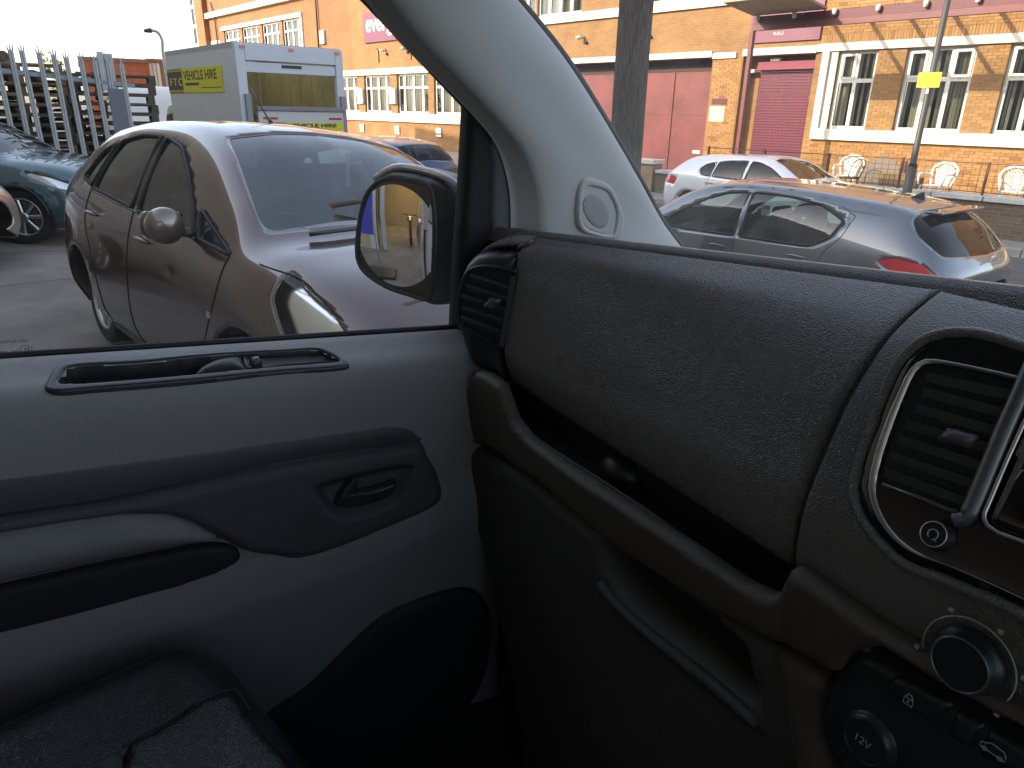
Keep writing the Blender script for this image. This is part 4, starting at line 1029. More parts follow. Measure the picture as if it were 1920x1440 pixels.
MB().tube([(-1.32, -.05, 1.485), (-1.60, -.05, 1.70)], .004, 6).tube([(-1.30, -.05, 1.482), (-1.36, -.05, 1.52)], .010, 8).build('roof_aerial', M['smooth_black'], corsa, True)
for y0, y1 in ((-.50, .05), (.02, .58)):
    P = [(-.05-.10*(t-.3)**2, y0+(y1-y0)*t, 1.062-.03*abs(2*(y0+(y1-y0)*t))**2) for t in np.linspace(0, 1, 10)]
    MB().tube(P, .010, 6).build('wiper', M['smooth_black'], corsa, True)

g308 = paint('grey_metallic', (.13, .14, .155), .6, .28)
s308 = mk_spec(hatch_spec(L=-.24, nose=.86, wide=1.045, roofz=1.01, screen=.10), 2.608, nu=10, nv=9,
    fw=[(-.36, .965), (-.52, 1.10), (-.86, 1.29), (-1.10, 1.375), (-1.34, 1.40), (-1.36, .985)],
    rw=[(-1.41, .985), (-1.39, 1.405), (-1.8, 1.40), (-2.15, 1.36), (-2.42, 1.25), (-2.36, 1.10), (-2.18, 1.0)],
    screen=[(a*1.04, b*1.0) for a, b in scr_c], rear=[(-.66, 1.05), (0, 1.03), (.66, 1.05), (.68, 1.18), (.58, 1.33), (.3, 1.385), (0, 1.39), (-.3, 1.385), (-.58, 1.33), (-.68, 1.18)],
    lamp=[(.72, .58), (.62, .74), (.30, .86), (.20, .88), (.42, .66)], tail=[(-2.84, .975), (-3.00, 1.015), (-3.20, .99), (-3.33, .90), (-3.38, .77), (-3.20, .83)],
    wr=.315, track=.78, mirror=(-.46, 1.0), handles=[(-1.20, .86), (-2.10, .89)], cab=-.95,
    lines=[[(-1.38, .97), (-1.40, .7), (-1.38, .4), (-1.34, .26)], [(-2.50, 1.30), (-2.46, 1.12), (-2.36, .98), (-2.30, .80), (-2.24, .62)], [(-2.50, 1.30), (-2.2, 1.405), (-1.6, 1.425), (-1.1, 1.40)]],
    trims=[dict(name='roof_moulding', path=[(-1.0, 1.415), (-1.5, 1.45), (-2.0, 1.445), (-2.6, 1.39)], r=.008, mat=M['smooth_black'])], rear_mat=M['car_glass'])
p308, s3 = build_car('grey_hatchback', 'silver grey hatchback with red tail light on the road before the windscreen', (-6.25, 6.25, -.50, R_(188)), s308, g308)
MB().box((-3.12, -.45, 1.36), (-2.98, .45, 1.385)).build('roof_spoiler', g308, p308, bev=.01)
MB().box((-3.122, -.16, 1.366), (-3.110, .16, 1.380)).build('brake_light', M['lamp_red'], p308)
MB().tube([(-3.36, -.18, 1.035), (-3.32, -.52, 1.04)], .011, 6).build('rear_wiper', M['smooth_black'], p308, True)
MB().add([(-2.62, -.02, 1.435), (-2.78, -.02, 1.42), (-2.75, 0, 1.505), (-2.62, .02, 1.435), (-2.78, .02, 1.42)], [(0, 1, 2), (3, 2, 4), (1, 4, 2), (0, 2, 3)]).build('shark_aerial', M['smooth_black'], p308)

wbm = paint('white_car_paint', (.72, .73, .74), .05, .35)
sbm = mk_spec(hatch_spec(L=-.28, nose=.76, wide=1.02, roofz=.955, screen=-.12), 2.69,
    fw=[(-.50, .955), (-.72, 1.09), (-1.0, 1.24), (-1.25, 1.31), (-1.42, 1.325), (-1.44, .975)],
    rw=[(-1.52, .98), (-1.50, 1.328), (-1.85, 1.32), (-2.14, 1.28), (-2.18, 1.0)],
    rq=[(-2.23, 1.0), (-2.19, 1.275), (-2.42, 1.21), (-2.52, 1.12), (-2.44, 1.02)],
    screen=[(a*1.0, .1+b*.905) for a, b in scr_c], rear=[(a, .06+b*.94) for a, b in rear_c], lamp=[(.66, .58), (.55, .72), (.25, .80), (.35, .66)],
    tail=[(-3.06, .78), (-3.02, .92), (-3.22, .97), (-3.36, .90), (-3.36, .80)], wr=.32, track=.755, mirror=(-.55, .98), handles=[(-1.28, .84), (-2.2, .88)], cab=-1.05, side_mat=M['car_glass_dark'],
    lines=[[(-1.48, .97), (-1.50, .7), (-1.46, .3)], [(-2.20, 1.0), (-2.28, .85), (-2.16, .6)]])
q = -6.04*UX+13.45*UD
build_car('white_hatchback', 'white hatchback parked across the road against the low wall, facing the roller shutter', (q[0], q[1], -.52, math.atan2(UX[1], UX[0])), sbm, wbm)
tl = paint('dark_teal_paint', (.05, .10, .115), .5, .3)
st_ = mk_spec(hatch_spec(nose=.80, wide=1.02), 2.55, fw=corsa_spec['cuts'][2]['poly'].tolist()[::5], rw=None, screen=scr_c, rear=rear_c,
    lamp=[(.74, .60), (.66, .72), (.40, .82), (.14, .87), (.20, .80), (.45, .68)], wr=.315, track=.76, mirror=(-.6, .985), handles=[(-1.2, .86)], cab=-.95,
    lines=[[(-.20, .93), (-.26, .75), (-.40, .45), (-.46, .26)]], trims=[dict(name='arch_moulding', path=[(.365*math.cos(t), .315+.385*math.sin(t)) for t in np.linspace(.1, 3.0, 14)], r=.010, mat=M['smooth_black'])])
build_car('teal_hatchback', 'dark teal car by the steel fence, its front wing and long clear headlight showing', (-10.71, -.49, 0, R_(65.4)), st_, tl)
build_car('beige_hatchback', 'pale beige car of which only the bumper corner with fog light shows', (-9.05, -1.80, 0, R_(52)), mk_spec(hatch_spec(nose=.82, wide=1.0), 2.5, fw=None, rw=None, screen=scr_c, rear=rear_c, wr=.31, mirror=(-.6, .985), cab=-.95, lamp=[(.70, .60), (.60, .74), (.30, .84), (.36, .72)],
    lines=[]), paint('pale_gold_paint', (.36, .31, .26), .6, .3))
q = -15.2*UX+8.4*UD
build_car('blue_hatchback', 'dark blue hatchback on the road beyond the brown car bonnet', (q[0], q[1], -.42, math.atan2(-UX[1], -UX[0])), mk_spec(hatch_spec(L=-.1), 2.55, fw=[(-.60, .965), (-.86, 1.215), (-1.36, 1.375), (-1.38, .995)], rw=[(-1.47, 1.0), (-1.45, 1.378), (-2.06, 1.33), (-2.20, 1.045)], screen=scr_c, rear=rear_c, tail=[(-2.80, .90), (-2.75, 1.15), (-2.95, 1.0), (-3.0, .85)], wr=.31, mirror=(-.6, .985), cab=-.95, lines=[]), paint('dark_blue_paint', (.02, .035, .09), .5, .3))

# ================================================================== GROUND AND STREET
def zroad(s): return -.60-.0125*max(min(s, 6), -40)
def at(s, d, z): return s*UX+d*UD+np.array([0, 0, z])
def tarmac(name, col, col2, sc, crack=True):
    m_, nd, ln, p = new_mat(name)
    tc = nd.new('ShaderNodeTexCoord')
    n = N(nd, 'ShaderNodeTexNoise', Scale=sc, Detail=9., Roughness=.65); ln.new(tc.outputs['Object'], n.inputs['Vector'])
    n2 = N(nd, 'ShaderNodeTexNoise', Scale=90., Detail=4.); ln.new(tc.outputs['Object'], n2.inputs['Vector'])
    r = nd.new('ShaderNodeValToRGB'); r.color_ramp.elements[0].position = .35; r.color_ramp.elements[1].position = .68
    r.color_ramp.elements[0].color = (*col, 1); r.color_ramp.elements[1].color = (*col2, 1); ln.new(n.outputs[0], r.inputs[0])
    mx = N(nd, 'ShaderNodeMix', data_type='RGBA', blend_type='MULTIPLY'); mx.inputs[0].default_value = .6; ln.new(r.outputs[0], mx.inputs[6])
    r2 = nd.new('ShaderNodeValToRGB'); r2.color_ramp.elements[0].position = .3; r2.color_ramp.elements[0].color = (.55, .55, .55, 1); r2.color_ramp.elements[1].position = .6; ln.new(n2.outputs[0], r2.inputs[0]); ln.new(r2.outputs[0], mx.inputs[7])
    last = mx.outputs[2]
    if crack:
        v = N(nd, 'ShaderNodeTexVoronoi', feature='DISTANCE_TO_EDGE', Scale=.42); 
        w = N(nd, 'ShaderNodeTexNoise', Scale=1.5, Detail=5.); ln.new(tc.outputs['Object'], w.inputs['Vector'])
        ad = N(nd, 'ShaderNodeMix', data_type='VECTOR'); ad.inputs[0].default_value = .25; ln.new(tc.outputs['Object'], ad.inputs[4]); ln.new(w.outputs['Color'], ad.inputs[5]); ln.new(ad.outputs[1], v.inputs['Vector'])
        lt = N(nd, 'ShaderNodeMapRange'); lt.inputs['From Max'].default_value = .012; lt.inputs['To Min'].default_value = .45; ln.new(v.outputs['Distance'], lt.inputs[0])
        m2 = N(nd, 'ShaderNodeMix', data_type='RGBA', blend_type='MULTIPLY'); m2.inputs[0].default_value = 1.; ln.new(last, m2.inputs[6]); ln.new(lt.outputs[0], m2.inputs[7]); last = m2.outputs[2]
    ln.new(last, p.inputs['Base Color']); p.inputs['Roughness'].default_value = .88
    b = N(nd, 'ShaderNodeBump', Strength=.5, Distance=.006); ln.new(n2.outputs[0], b.inputs['Height']); ln.new(b.outputs[0], p.inputs['Normal'])
    return m_
def sheet(name, s_, d_, zf, mat):
    V = [at(s, d, zf(s, d)) for s in s_ for d in d_]; n = len(d_); Fc = [(i*n+k, (i+1)*n+k, (i+1)*n+k+1, i*n+k+1) for i in range(len(s_)-1) for k in range(n-1)]
    o = mesh_obj(name, V, Fc, mat, None, True); o['kind'] = 'structure'; return o
KN, KF_ = 5.0, 14.5          # near and far kerb lines
def zyard(s, d):
    e = zroad(s)+.03
    if d <= .8: return 0.0
    t = min(1, (d-.8)/(KN-.8)); return (e)*(t**1.25)
sl_ = np.r_[np.linspace(-300, -62, 6), np.linspace(-60, 30, 61), np.linspace(60, 300, 5)]
sheet('ground', [-600, -300, 0, 300, 600], [-400, -60, 0, 60, 400], lambda s, d: -1.2, plain('far_ground', (.10, .09, .08), .95))
sheet('forecourt', sl_, np.r_[-40, -20, -8, -2, np.linspace(.8, KN, 14)], lambda s, d: zyard(s, d), tarmac('worn_concrete', (.15, .135, .115), (.26, .235, .20), 1.3))
sheet('road', sl_, np.r_[KN, 6, 8, 10, 12, KF_], lambda s, d: zroad(s)+.03*math.sin((d-KN)/(KF_-KN)*math.pi), tarmac('grey_asphalt', (.075, .072, .07), (.115, .11, .105), .9))
sheet('pavement', sl_, [KF_+.12, 15.6], lambda s, d: zroad(s)+.12, tarmac('paving', (.20, .19, .17), (.28, .26, .23), 2.2, False))
kb_ = MB()
for s in np.arange(-62, 30, .92): kb_.box((s, KF_, zroad(s)-.1), (s+.905, KF_+.12, zroad(s)+.125), at)
o = kb_.build('kerb', plain('kerb_stone', (.30, .29, .27), .85, var=.25, vscale=3), bev=.012); o['kind'] = 'structure'
sheet('terrace', [-62, -12, -11, 30], [15.8, 20.6], lambda s, d: -.06 if s > -11.5 else zroad(s)+.13, plain('terrace_paving', (.26, .24, .21), .9, var=.2, vscale=3))
for d_, gap, ln_, wdt in ((9.75, 4.0, 2.0, .05),):
    mk = MB()
    for s in np.arange(-60, 30, gap+ln_): mk.add([at(s+a*ln_, d_+b*wdt, zroad(s+a*ln_)+.034) for a, b in ((0, -1), (1, -1), (1, 1), (0, 1))], [(0, 1, 2, 3)])
    o = mk.build('road_marking', plain('worn_white_paint', (.6, .6, .56), .8)); o['kind'] = 'structure'

# ================================================================== BRICK BUILDING ACROSS THE ROAD
DFA = 20.5
FA = Frame(at(0, DFA, 0), UX, (0, 0, 1))            # a = along street, b = height, h = towards us
def brick_mat(name, c1, c2, mort, sc=1.0):
    m_, nd, ln, p = new_mat(name)
    tc = nd.new('ShaderNodeTexCoord')
    # object space is turned into wall space: along the street and up
    sx = N(nd, 'ShaderNodeVectorMath', operation='DOT_PRODUCT'); sx.inputs[1].default_value = tuple(UX); ln.new(tc.outputs['Object'], sx.inputs[0])
    sz = nd.new('ShaderNodeSeparateXYZ'); ln.new(tc.outputs['Object'], sz.inputs[0])
    cb = nd.new('ShaderNodeCombineXYZ'); ln.new(sx.outputs['Value'], cb.inputs[0]); ln.new(sz.outputs[2], cb.inputs[1])
    b = nd.new('ShaderNodeTexBrick'); b.inputs['Scale'].default_value = 1.0; b.inputs['Brick Width'].default_value = .225*sc; b.inputs['Row Height'].default_value = .075*sc; b.inputs['Mortar Size'].default_value = .006; b.inputs['Mortar Smooth'].default_value = .3
    b.inputs['Color1'].default_value = (*c1, 1); b.inputs['Color2'].default_value = (*c2, 1); b.inputs['Mortar'].default_value = (*mort, 1); b.inputs['Bias'].default_value = -.1
    ln.new(cb.outputs[0], b.inputs['Vector'])
    n = N(nd, 'ShaderNodeTexNoise', Scale=.9, Detail=7., Roughness=.65); ln.new(tc.outputs['Object'], n.inputs['Vector'])
    r = nd.new('ShaderNodeValToRGB'); r.color_ramp.elements[0].position = .3; r.color_ramp.elements[0].color = (.72, .68, .64, 1); r.color_ramp.elements[1].position = .7; r.color_ramp.elements[1].color = (1.06, 1.04, 1.0, 1); ln.new(n.outputs[0], r.inputs[0])
    mx = N(nd, 'ShaderNodeMix', data_type='RGBA', blend_type='MULTIPLY'); mx.inputs[0].default_value = 1.; ln.new(b.outputs[0], mx.inputs[6]); ln.new(r.outputs[0], mx.inputs[7])
    ln.new(mx.outputs[2], p.inputs['Base Color']); p.inputs['Roughness'].default_value = .88
    bp = N(nd, 'ShaderNodeBump', Strength=.6, Distance=.008); bp.invert = True; ln.new(b.outputs['Fac'], bp.inputs['Height']); ln.new(bp.outputs[0], p.inputs['Normal'])
    return m_
BC1, BC2, BMO = (.31, .165, .060), (.255, .125, .043), (.33, .23, .12)
M['brickwall'] = brick_mat('buff_brickwork', BC1, BC2, BMO)
M['brickred'] = brick_mat('orange_brickwork', (.30, .130, .046), (.25, .098, .034), (.30, .20, .11))
bm_, nd, ln, p = new_mat('buff_brick')          # the bricks built one by one
ge = nd.new('ShaderNodeNewGeometry'); cr = nd.new('ShaderNodeValToRGB'); ln.new(ge.outputs['Random Per Island'], cr.inputs[0])
cr.color_ramp.elements[0].color = (.26, .130, .046, 1); cr.color_ramp.elements[1].color = (.20, .095, .034, 1)
for pos, c_ in ((.5, (.31, .165, .060)), (.86, (.335, .19, .075))):
    e_ = cr.color_ramp.elements.new(pos); e_.color = (*c_, 1)
oi = nd.new('ShaderNodeObjectInfo'); mxo = N(nd, 'ShaderNodeMix', data_type='RGBA', blend_type='MULTIPLY'); mxo.inputs[0].default_value = 1.
mr = N(nd, 'ShaderNodeMapRange'); mr.inputs['To Min'].default_value = .8; mr.inputs['To Max'].default_value = 1.12; ln.new(oi.outputs['Random'], mr.inputs[0])
ln.new(cr.outputs[0], mxo.inputs[6]); ln.new(mr.outputs[0], mxo.inputs[7]); ln.new(mxo.outputs[2], p.inputs['Base Color']); p.inputs['Roughness'].default_value = .9
M['brick'] = bm_
M['white'] = plain('white_painted_render', (.62, .59, .51), .75, var=.07, vscale=2)
M['upvc'] = plain('white_window_frame', (.66, .64, .58), .4)
M['pane'] = glass('building_glass', (.55, .58, .56), 1.7)
M['blind'] = plain('beige_vertical_blind', (.62, .55, .42), .8)
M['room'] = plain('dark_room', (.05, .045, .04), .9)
M['maroon'] = plain('maroon_paint', (.105, .014, .024), .45, var=.15, vscale=2)
M['pinkm'] = plain('faded_maroon_paint', (.155, .045, .047), .5, var=.12, vscale=2)
M['reddoor'] = plain('faded_red_door_paint', (.165, .036, .035), .5, var=.30, vscale=1.1)
M['purple'] = plain('purple_sign', (.14, .014, .055), .4)
M['iron'] = plain('black_iron', (.02, .02, .022), .5)
M['galv'] = plain('galvanised_steel', (.44, .46, .46), .45, metal=.25, var=.12, vscale=9)
bld = thing('brick_building', 'long buff brick building with white window bands, red doors and roller shutter across the road', 'building', tuple(at(-20, DFA, -.3)))

def wall(name, a0, a1, b0, b1, holes, mat, parent, depth=.25, h=0.0):
    A = sorted({a0, a1, *[v for q in holes for v in q[:2] if a0 < v < a1]}); Bv = sorted({b0, b1, *[v for q in holes for v in q[2:4] if b0 < v < b1]})
    hol = lambda a, b: any(q[0] < a < q[1] and q[2] < b < q[3] for q in holes)
    m_ = MB(); S_ = np.zeros((len(A)-1, len(Bv)-1), bool)
    for i in range(len(A)-1):
        for k in range(len(Bv)-1): S_[i, k] = not hol((A[i]+A[i+1])/2, (Bv[k]+Bv[k+1])/2)
    for i in range(len(A)-1):
        for k in range(len(Bv)-1):
            x0, x1, y0, y1 = A[i], A[i+1], Bv[k], Bv[k+1]
            if S_[i, k]: m_.add([FA.p(x0, y0, h), FA.p(x1, y0, h), FA.p(x1, y1, h), FA.p(x0, y1, h)], [(0, 1, 2, 3)])
            else:
                for (ii, kk, P) in ((i-1, k, ((x0, y0), (x0, y1))), (i+1, k, ((x1, y0), (x1, y1))), (i, k-1, ((x0, y0), (x1, y0))), (i, k+1, ((x0, y1), (x1, y1)))):
                    if 0 <= ii < S_.shape[0] and 0 <= kk < S_.shape[1] and S_[ii, kk]:
                        (xa, ya), (xb, yb) = P; m_.add([FA.p(xa, ya, h), FA.p(xb, yb, h), FA.p(xb, yb, h-depth), FA.p(xa, ya, h-depth)], [(0, 1, 2, 3)])
    return mesh_obj(name, m_.V, m_.F, mat, parent)
SILL, LINT, TRAN = 1.34, 3.33, 2.58
def window(a0, a1, b0, b1, lights, tran=None, fr=.085, mul=.10, rec=.10, blind=True, parent=bld, cas=True):
    """window > frame, pane, blind; lights are the relative widths of its columns"""
    w = bpy.data.objects.new('window', None); COL.objects.link(w); w.parent = parent; w['_o'] = parent['_o']
    f = MB().box((a0, b0, -rec-.06), (a0+fr, b1, -rec), FA.p).box((a1-fr, b0, -rec-.06), (a1, b1, -rec), FA.p).box((a0+fr, b0, -rec-.06), (a1-fr, b0+fr, -rec), FA.p).box((a0+fr, b1-fr, -rec-.06), (a1-fr, b1, -rec), FA.p)
    tot = sum(lights); inner = a1-a0-2*fr-mul*(len(lights)-1); x = a0+fr; cols = []
    for i, l in enumerate(lights):
        wd = inner*l/tot; cols.append((x, x+wd)); x += wd
        if i < len(lights)-1: f.box((x, b0+fr, -rec-.06), (x+mul, b1-fr, -rec+.002), FA.p); x += mul
    rows_ = [(b0+fr, b1-fr)]
    if tran is not None:
        rows_ = [(b0+fr, tran-.05), (tran+.05, b1-fr)]
        for (c0, c1) in cols: f.box((c0, tran-.05, -rec-.06), (c1, tran+.05, -rec+.003), FA.p)
    if cas and tran is not None:          # opening top lights sit proud in their own frames
        for (c0, c1) in cols[::2]:
            for q in (((c0-.02, rows_[1][0]-.02), (c0+.05, rows_[1][1]+.02)), ((c1-.05, rows_[1][0]-.02), (c1+.02, rows_[1][1]+.02)), ((c0+.05, rows_[1][0]-.02), (c1-.05, rows_[1][0]+.05)), ((c0+.05, rows_[1][1]-.05), (c1-.05, rows_[1][1]+.02))):
                f.box((*q[0], -rec), (*q[1], -rec+.025), FA.p)
    f.build('frame', M['upvc'], w)
    for (c0, c1) in cols:
        for (r0, r1) in rows_:
            MB().add([FA.p(c0, r0, -rec-.035), FA.p(c1, r0, -rec-.035), FA.p(c1, r1, -rec-.035), FA.p(c0, r1, -rec-.035)], [(0, 1, 2, 3)]).build('pane', M['pane'], w)
    if blind:
        bl = MB(); x = a0+fr
        while x < a1-fr:
            if rnd.random() > .14:
                t = rnd.uniform(.3, 1.1); bl.add([FA.p(x, b0+.08, -rec-.16), FA.p(x+.075*math.cos(t), b0+.08, -rec-.16-.075*math.sin(t)), FA.p(x+.075*math.cos(t), b1-.05, -rec-.16-.075*math.sin(t)), FA.p(x, b1-.05, -rec-.16)], [(0, 1, 2, 3)])
            x += .085
        o = bl.build('blind', M['blind'], w); o['kind'] = 'stuff'
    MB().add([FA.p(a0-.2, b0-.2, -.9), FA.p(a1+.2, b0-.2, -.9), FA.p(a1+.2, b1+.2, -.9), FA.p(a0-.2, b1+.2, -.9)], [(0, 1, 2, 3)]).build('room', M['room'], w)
    return w
GW = [(-10.0, -8.93, [1, 1.05])]+[(-8.20+i*2.31, -6.58+i*2.31, [1, 1.1, 1]) for i in range(5)]
LW = [(-39.2-3.25*i, -36.53-3.25*i) for i in range(6)][::-1]+[(-35.84, -33.2), (-32.59, -29.84), (-29.36, -26.7), (-26.2, -23.6)]
UW = [(-24.6, -22.4), (-22.3, -19.92), (-17.9, -15.7), (-15.6, -13.4)]
ULW = [(-45.45, -42.9), (-48.55, -45.85), (-51.9, -49.0), (-55.2, -52.3)]
holes = [(a, b, SILL, LINT) for a, b, _ in GW]+[(a, b, 1.42, 3.24) for a, b in LW]+[(a, b, 5.02, 7.0) for a, b in UW]+[(a, b, 4.7, 6.52) for a, b in ULW]+[(-12.96, -10.65, -1, 3.30), (-22.0, -14.05, -1, 3.32)]
wall('wall', -58.0, -37.0, -1.2, 11.5, holes, M['brickred'], bld)
wall('wall', -37.0, -14.05, -1.2, 11.5, holes, M['brickwall'], bld)
wall('wall', -14.05, 4.0, -1.2, 8.2, holes, M['brickwall'], bld)
for a, b, l in GW: window(a, b, SILL, LINT, l, TRAN)
for a, b in LW: window(a, b, 1.42, 3.24, [.6, 1, 1, .6], 2.62, fr=.10, mul=.15, cas=False)
for a, b in UW: window(a, b, 5.02, 7.0, [1, 1, 1, 1], None, mul=.14)
for a, b in ULW: window(a, b, 4.7, 6.52, [.6, 1, 1, .6], 5.9, fr=.10, mul=.15, cas=False)
# painted bands
def band(a0, a1, b0, b1, h0, h1, nm='band', mat=None):
    return MB().box((a0, b0, h0), (a1, b1, h1), FA.p).build(nm, mat or M['white'], bld, bev=.01)
band(-10.42, 4, 1.05, SILL, -.12, .10, 'sill_band'); band(-10.62, 4, LINT, 3.53, -.05, .07, 'lintel_band')
band(-10.42, -10.22, SILL, LINT, -.05, .10, 'upright_band'); band(-10.22, -10.0, SILL, LINT, -.05, .012, 'upright_band')
band(-12.96, -10.62, 3.31, 3.50, -.05, .09, 'lintel_band'); band(-22.2, -14.05, 3.32, 3.50, -.05, .10, 'lintel_band'); band(-14.05, -13.2, 3.27, 3.44, -.05, .06, 'lintel_band')
band(-37.0, -23.2, 3.24, 3.52, -.05, .10, 'lintel_band'); band(-58, -37.002, 3.24, 3.52, -.05, .098, 'lintel_band')
band(-58, -23.2, 1.02, 1.42, -.12, .10, 'sill_band')
band(-24.9, -12.95, 4.74, 5.02, -.12, .09, 'sill_band'); band(-55.6, -42.6, 6.52, 6.76, -.05, .10, 'lintel_band')
band(-58.0, -20, 7.45, 7.80, -.05, .25, 'cornice'); band(-42.85, -42.6, 4.6, 6.52, -.05, .08, 'upright_band')
band(-58.0, -56.1, 4.6, 6.0, -.1, .02, 'corner_window')
# glazed stair corner at the far end
MB().box((-59.6, -1, -3.5), (-58.0, 12, .35), FA.p).build('corner_pier', M['brickred'], bld)
MB().box((-61.3, -1, -4), (-59.6, 12, .1), FA.p).build('stair_tower', M['upvc'], bld)
for i in range(2):
    for k in range(9): MB().box((-61.1+i*.75, -.5+k*1.3, .1), (-60.55+i*.75, .55+k*1.3, .12), FA.p).build('stair_pane', M['room'], bld)
for a in (-36.18, -32.9): MB().box((a-.30, 1.85, .0), (a+.30, 2.6, .14), FA.p).build('wall_lantern', M['white'], bld, bev=.03)
for a in (-36.24, -32.65, -28.97): MB().box((a-.22, .56, 0), (a+.22, .82, .07), FA.p).box((a-.22, .42, 0), (a+.22, .53, .06), FA.p).build('air_brick', M['white'], bld, bev=.01)
for a, b in ((-40.1, 5.3),): MB().box((a-.25, b-.35, 0), (a+.25, b+.35, .14), FA.p).build('wall_lantern', M['white'], bld, bev=.03)
for a, top, bot in ((-40.6, 7.6, 1.4), (-56.4, 7.45, 1.4)): MB().tube([FA.p(a-.5, top+1, .1), FA.p(a-.2, top+.4, .1), FA.p(a, top-.2, .1), FA.p(a, bot, .1)], .05, 8).build('drain_pipe', M['iron'], bld, True)
for a, b in ((-19.72, 4.19), (-16.75, 4.22), (-33.5, 4.35), (-31.6, 4.35)):
    c_ = MB().box((a-.02, b-.05, 0), (a+.02, b+.05, .12), FA.p).tube([FA.p(a, b, .12), FA.p(a-.12, b-.03, .30)], .06, 10).build('security_camera', M['white'], bld, True)
    MB().tube([FA.p(a+.16, b-.18, .0), FA.p(a+.16, b-.18, .10)], .05, 10).build('camera_bracket', M['iron'], c_, True)
for a, b in ((-34.2, 4.3), (-31.2, 4.35)): MB().tube([FA.p(a, b-.5, .02), FA.p(a, b+.1, .02), FA.p(a+.1, b+.15, .2)], .02, 6).build('cable', M['iron'], bld, True)
# sign board with its lettering
sg = MB().box((-35.5, 4.76, .02), (-29.6, 6.12, .09), FA.p).build('sign_board', M['purple'], bld, bev=.01)
text('sign_lettering', 'everg', 1.15, FA, -35.25, 5.27, .093, M['white'], sg, thick=.004, bold=.02)
# roller shutter in its recess
FR = .42
sh_ = MB().box((-12.58, 2.92, -FR+.02), (-10.65, 3.16, -FR+.20), FA.p).build('roller_shutter', plain('pink_red_box', (.20, .018, .05), .5), bld, bev=.01)
per, nd, ln, p = new_mat('perforated_maroon_lath')
tc = nd.new('ShaderNodeTexCoord'); sx = N(nd, 'ShaderNodeVectorMath', operation='DOT_PRODUCT'); sx.inputs[1].default_value = tuple(UX); ln.new(tc.outputs['Object'], sx.inputs[0]); sz = nd.new('ShaderNodeSeparateXYZ'); ln.new(tc.outputs['Object'], sz.inputs[0])
cb = nd.new('ShaderNodeCombineXYZ'); ln.new(sx.outputs['Value'], cb.inputs[0]); ln.new(sz.outputs[2], cb.inputs[1])
bt = nd.new('ShaderNodeTexBrick'); bt.inputs['Scale'].default_value = 1.; bt.inputs['Brick Width'].default_value = .11; bt.inputs['Row Height'].default_value = .076; bt.inputs['Mortar Size'].default_value = .018; bt.inputs['Color1'].default_value = (.06, .008, .02, 1); bt.inputs['Color2'].default_value = (.08, .01, .024, 1); bt.inputs['Mortar'].default_value = (.155, .02, .042, 1)
ln.new(cb.outputs[0], bt.inputs['Vector']); ln.new(bt.outputs[0], p.inputs['Base Color']); p.inputs['Roughness'].default_value = .5
z = -.4
lath0 = None
while z < 2.9:
    if lath0 is None:
        lath0 = MB().add([FA.p(-12.58, z, -FR), FA.p(-10.65, z, -FR), FA.p(-10.65, z+.02, -FR+.016), FA.p(-12.58, z+.02, -FR+.016), FA.p(-10.65, z+.055, -FR+.016), FA.p(-12.58, z+.055, -FR+.016), FA.p(-10.65, z+.076, -FR), FA.p(-12.58, z+.076, -FR)], [(0, 1, 2, 3), (3, 2, 4, 5), (5, 4, 6, 7)]).build('lath', per, sh_)
        zb = z
    else:
        o = lath0.copy(); COL.objects.link(o); o.location = (0, 0, z-zb)
    z += .078
MB().add([FA.p(-12.96, -1, -FR-.02), FA.p(-12.58, -1, -FR-.02), FA.p(-12.58, 3.3, -FR-.02), FA.p(-12.96, 3.3, -FR-.02)], [(0, 1, 2, 3)]).add([FA.p(-12.58, 3.16, -FR-.02), FA.p(-10.65, 3.16, -FR-.02), FA.p(-10.65, 3.31, -FR-.02), FA.p(-12.58, 3.31, -FR-.02)], [(0, 1, 2, 3)]).add([FA.p(-12.96, -1, -.24), FA.p(-12.96, 3.3, -.24), FA.p(-12.96, 3.3, -FR-.02), FA.p(-12.96, -1, -FR-.02)], [(0, 1, 2, 3)]).add([FA.p(-10.65, -1, -.24), FA.p(-10.65, 3.3, -.24), FA.p(-10.65, 3.3, -FR-.02), FA.p(-10.65, -1, -FR-.02)], [(0, 1, 2, 3)]).add([FA.p(-12.96, 3.3, -.24), FA.p(-10.65, 3.3, -.24), FA.p(-10.65, 3.3, -FR-.02), FA.p(-12.96, 3.3, -FR-.02)], [(0, 1, 2, 3)]).build('recess', M['brickwall'], bld)
for a, b in ((-12.0, 3.2), (-12.8, 2.9)): MB().box((a-.16, b-.05, -FR+.05), (a+.16, b+.05, -FR+.25), FA.p).build('wall_light', plain('cream_lamp', (.7, .62, .5), .4), bld, bev=.03)
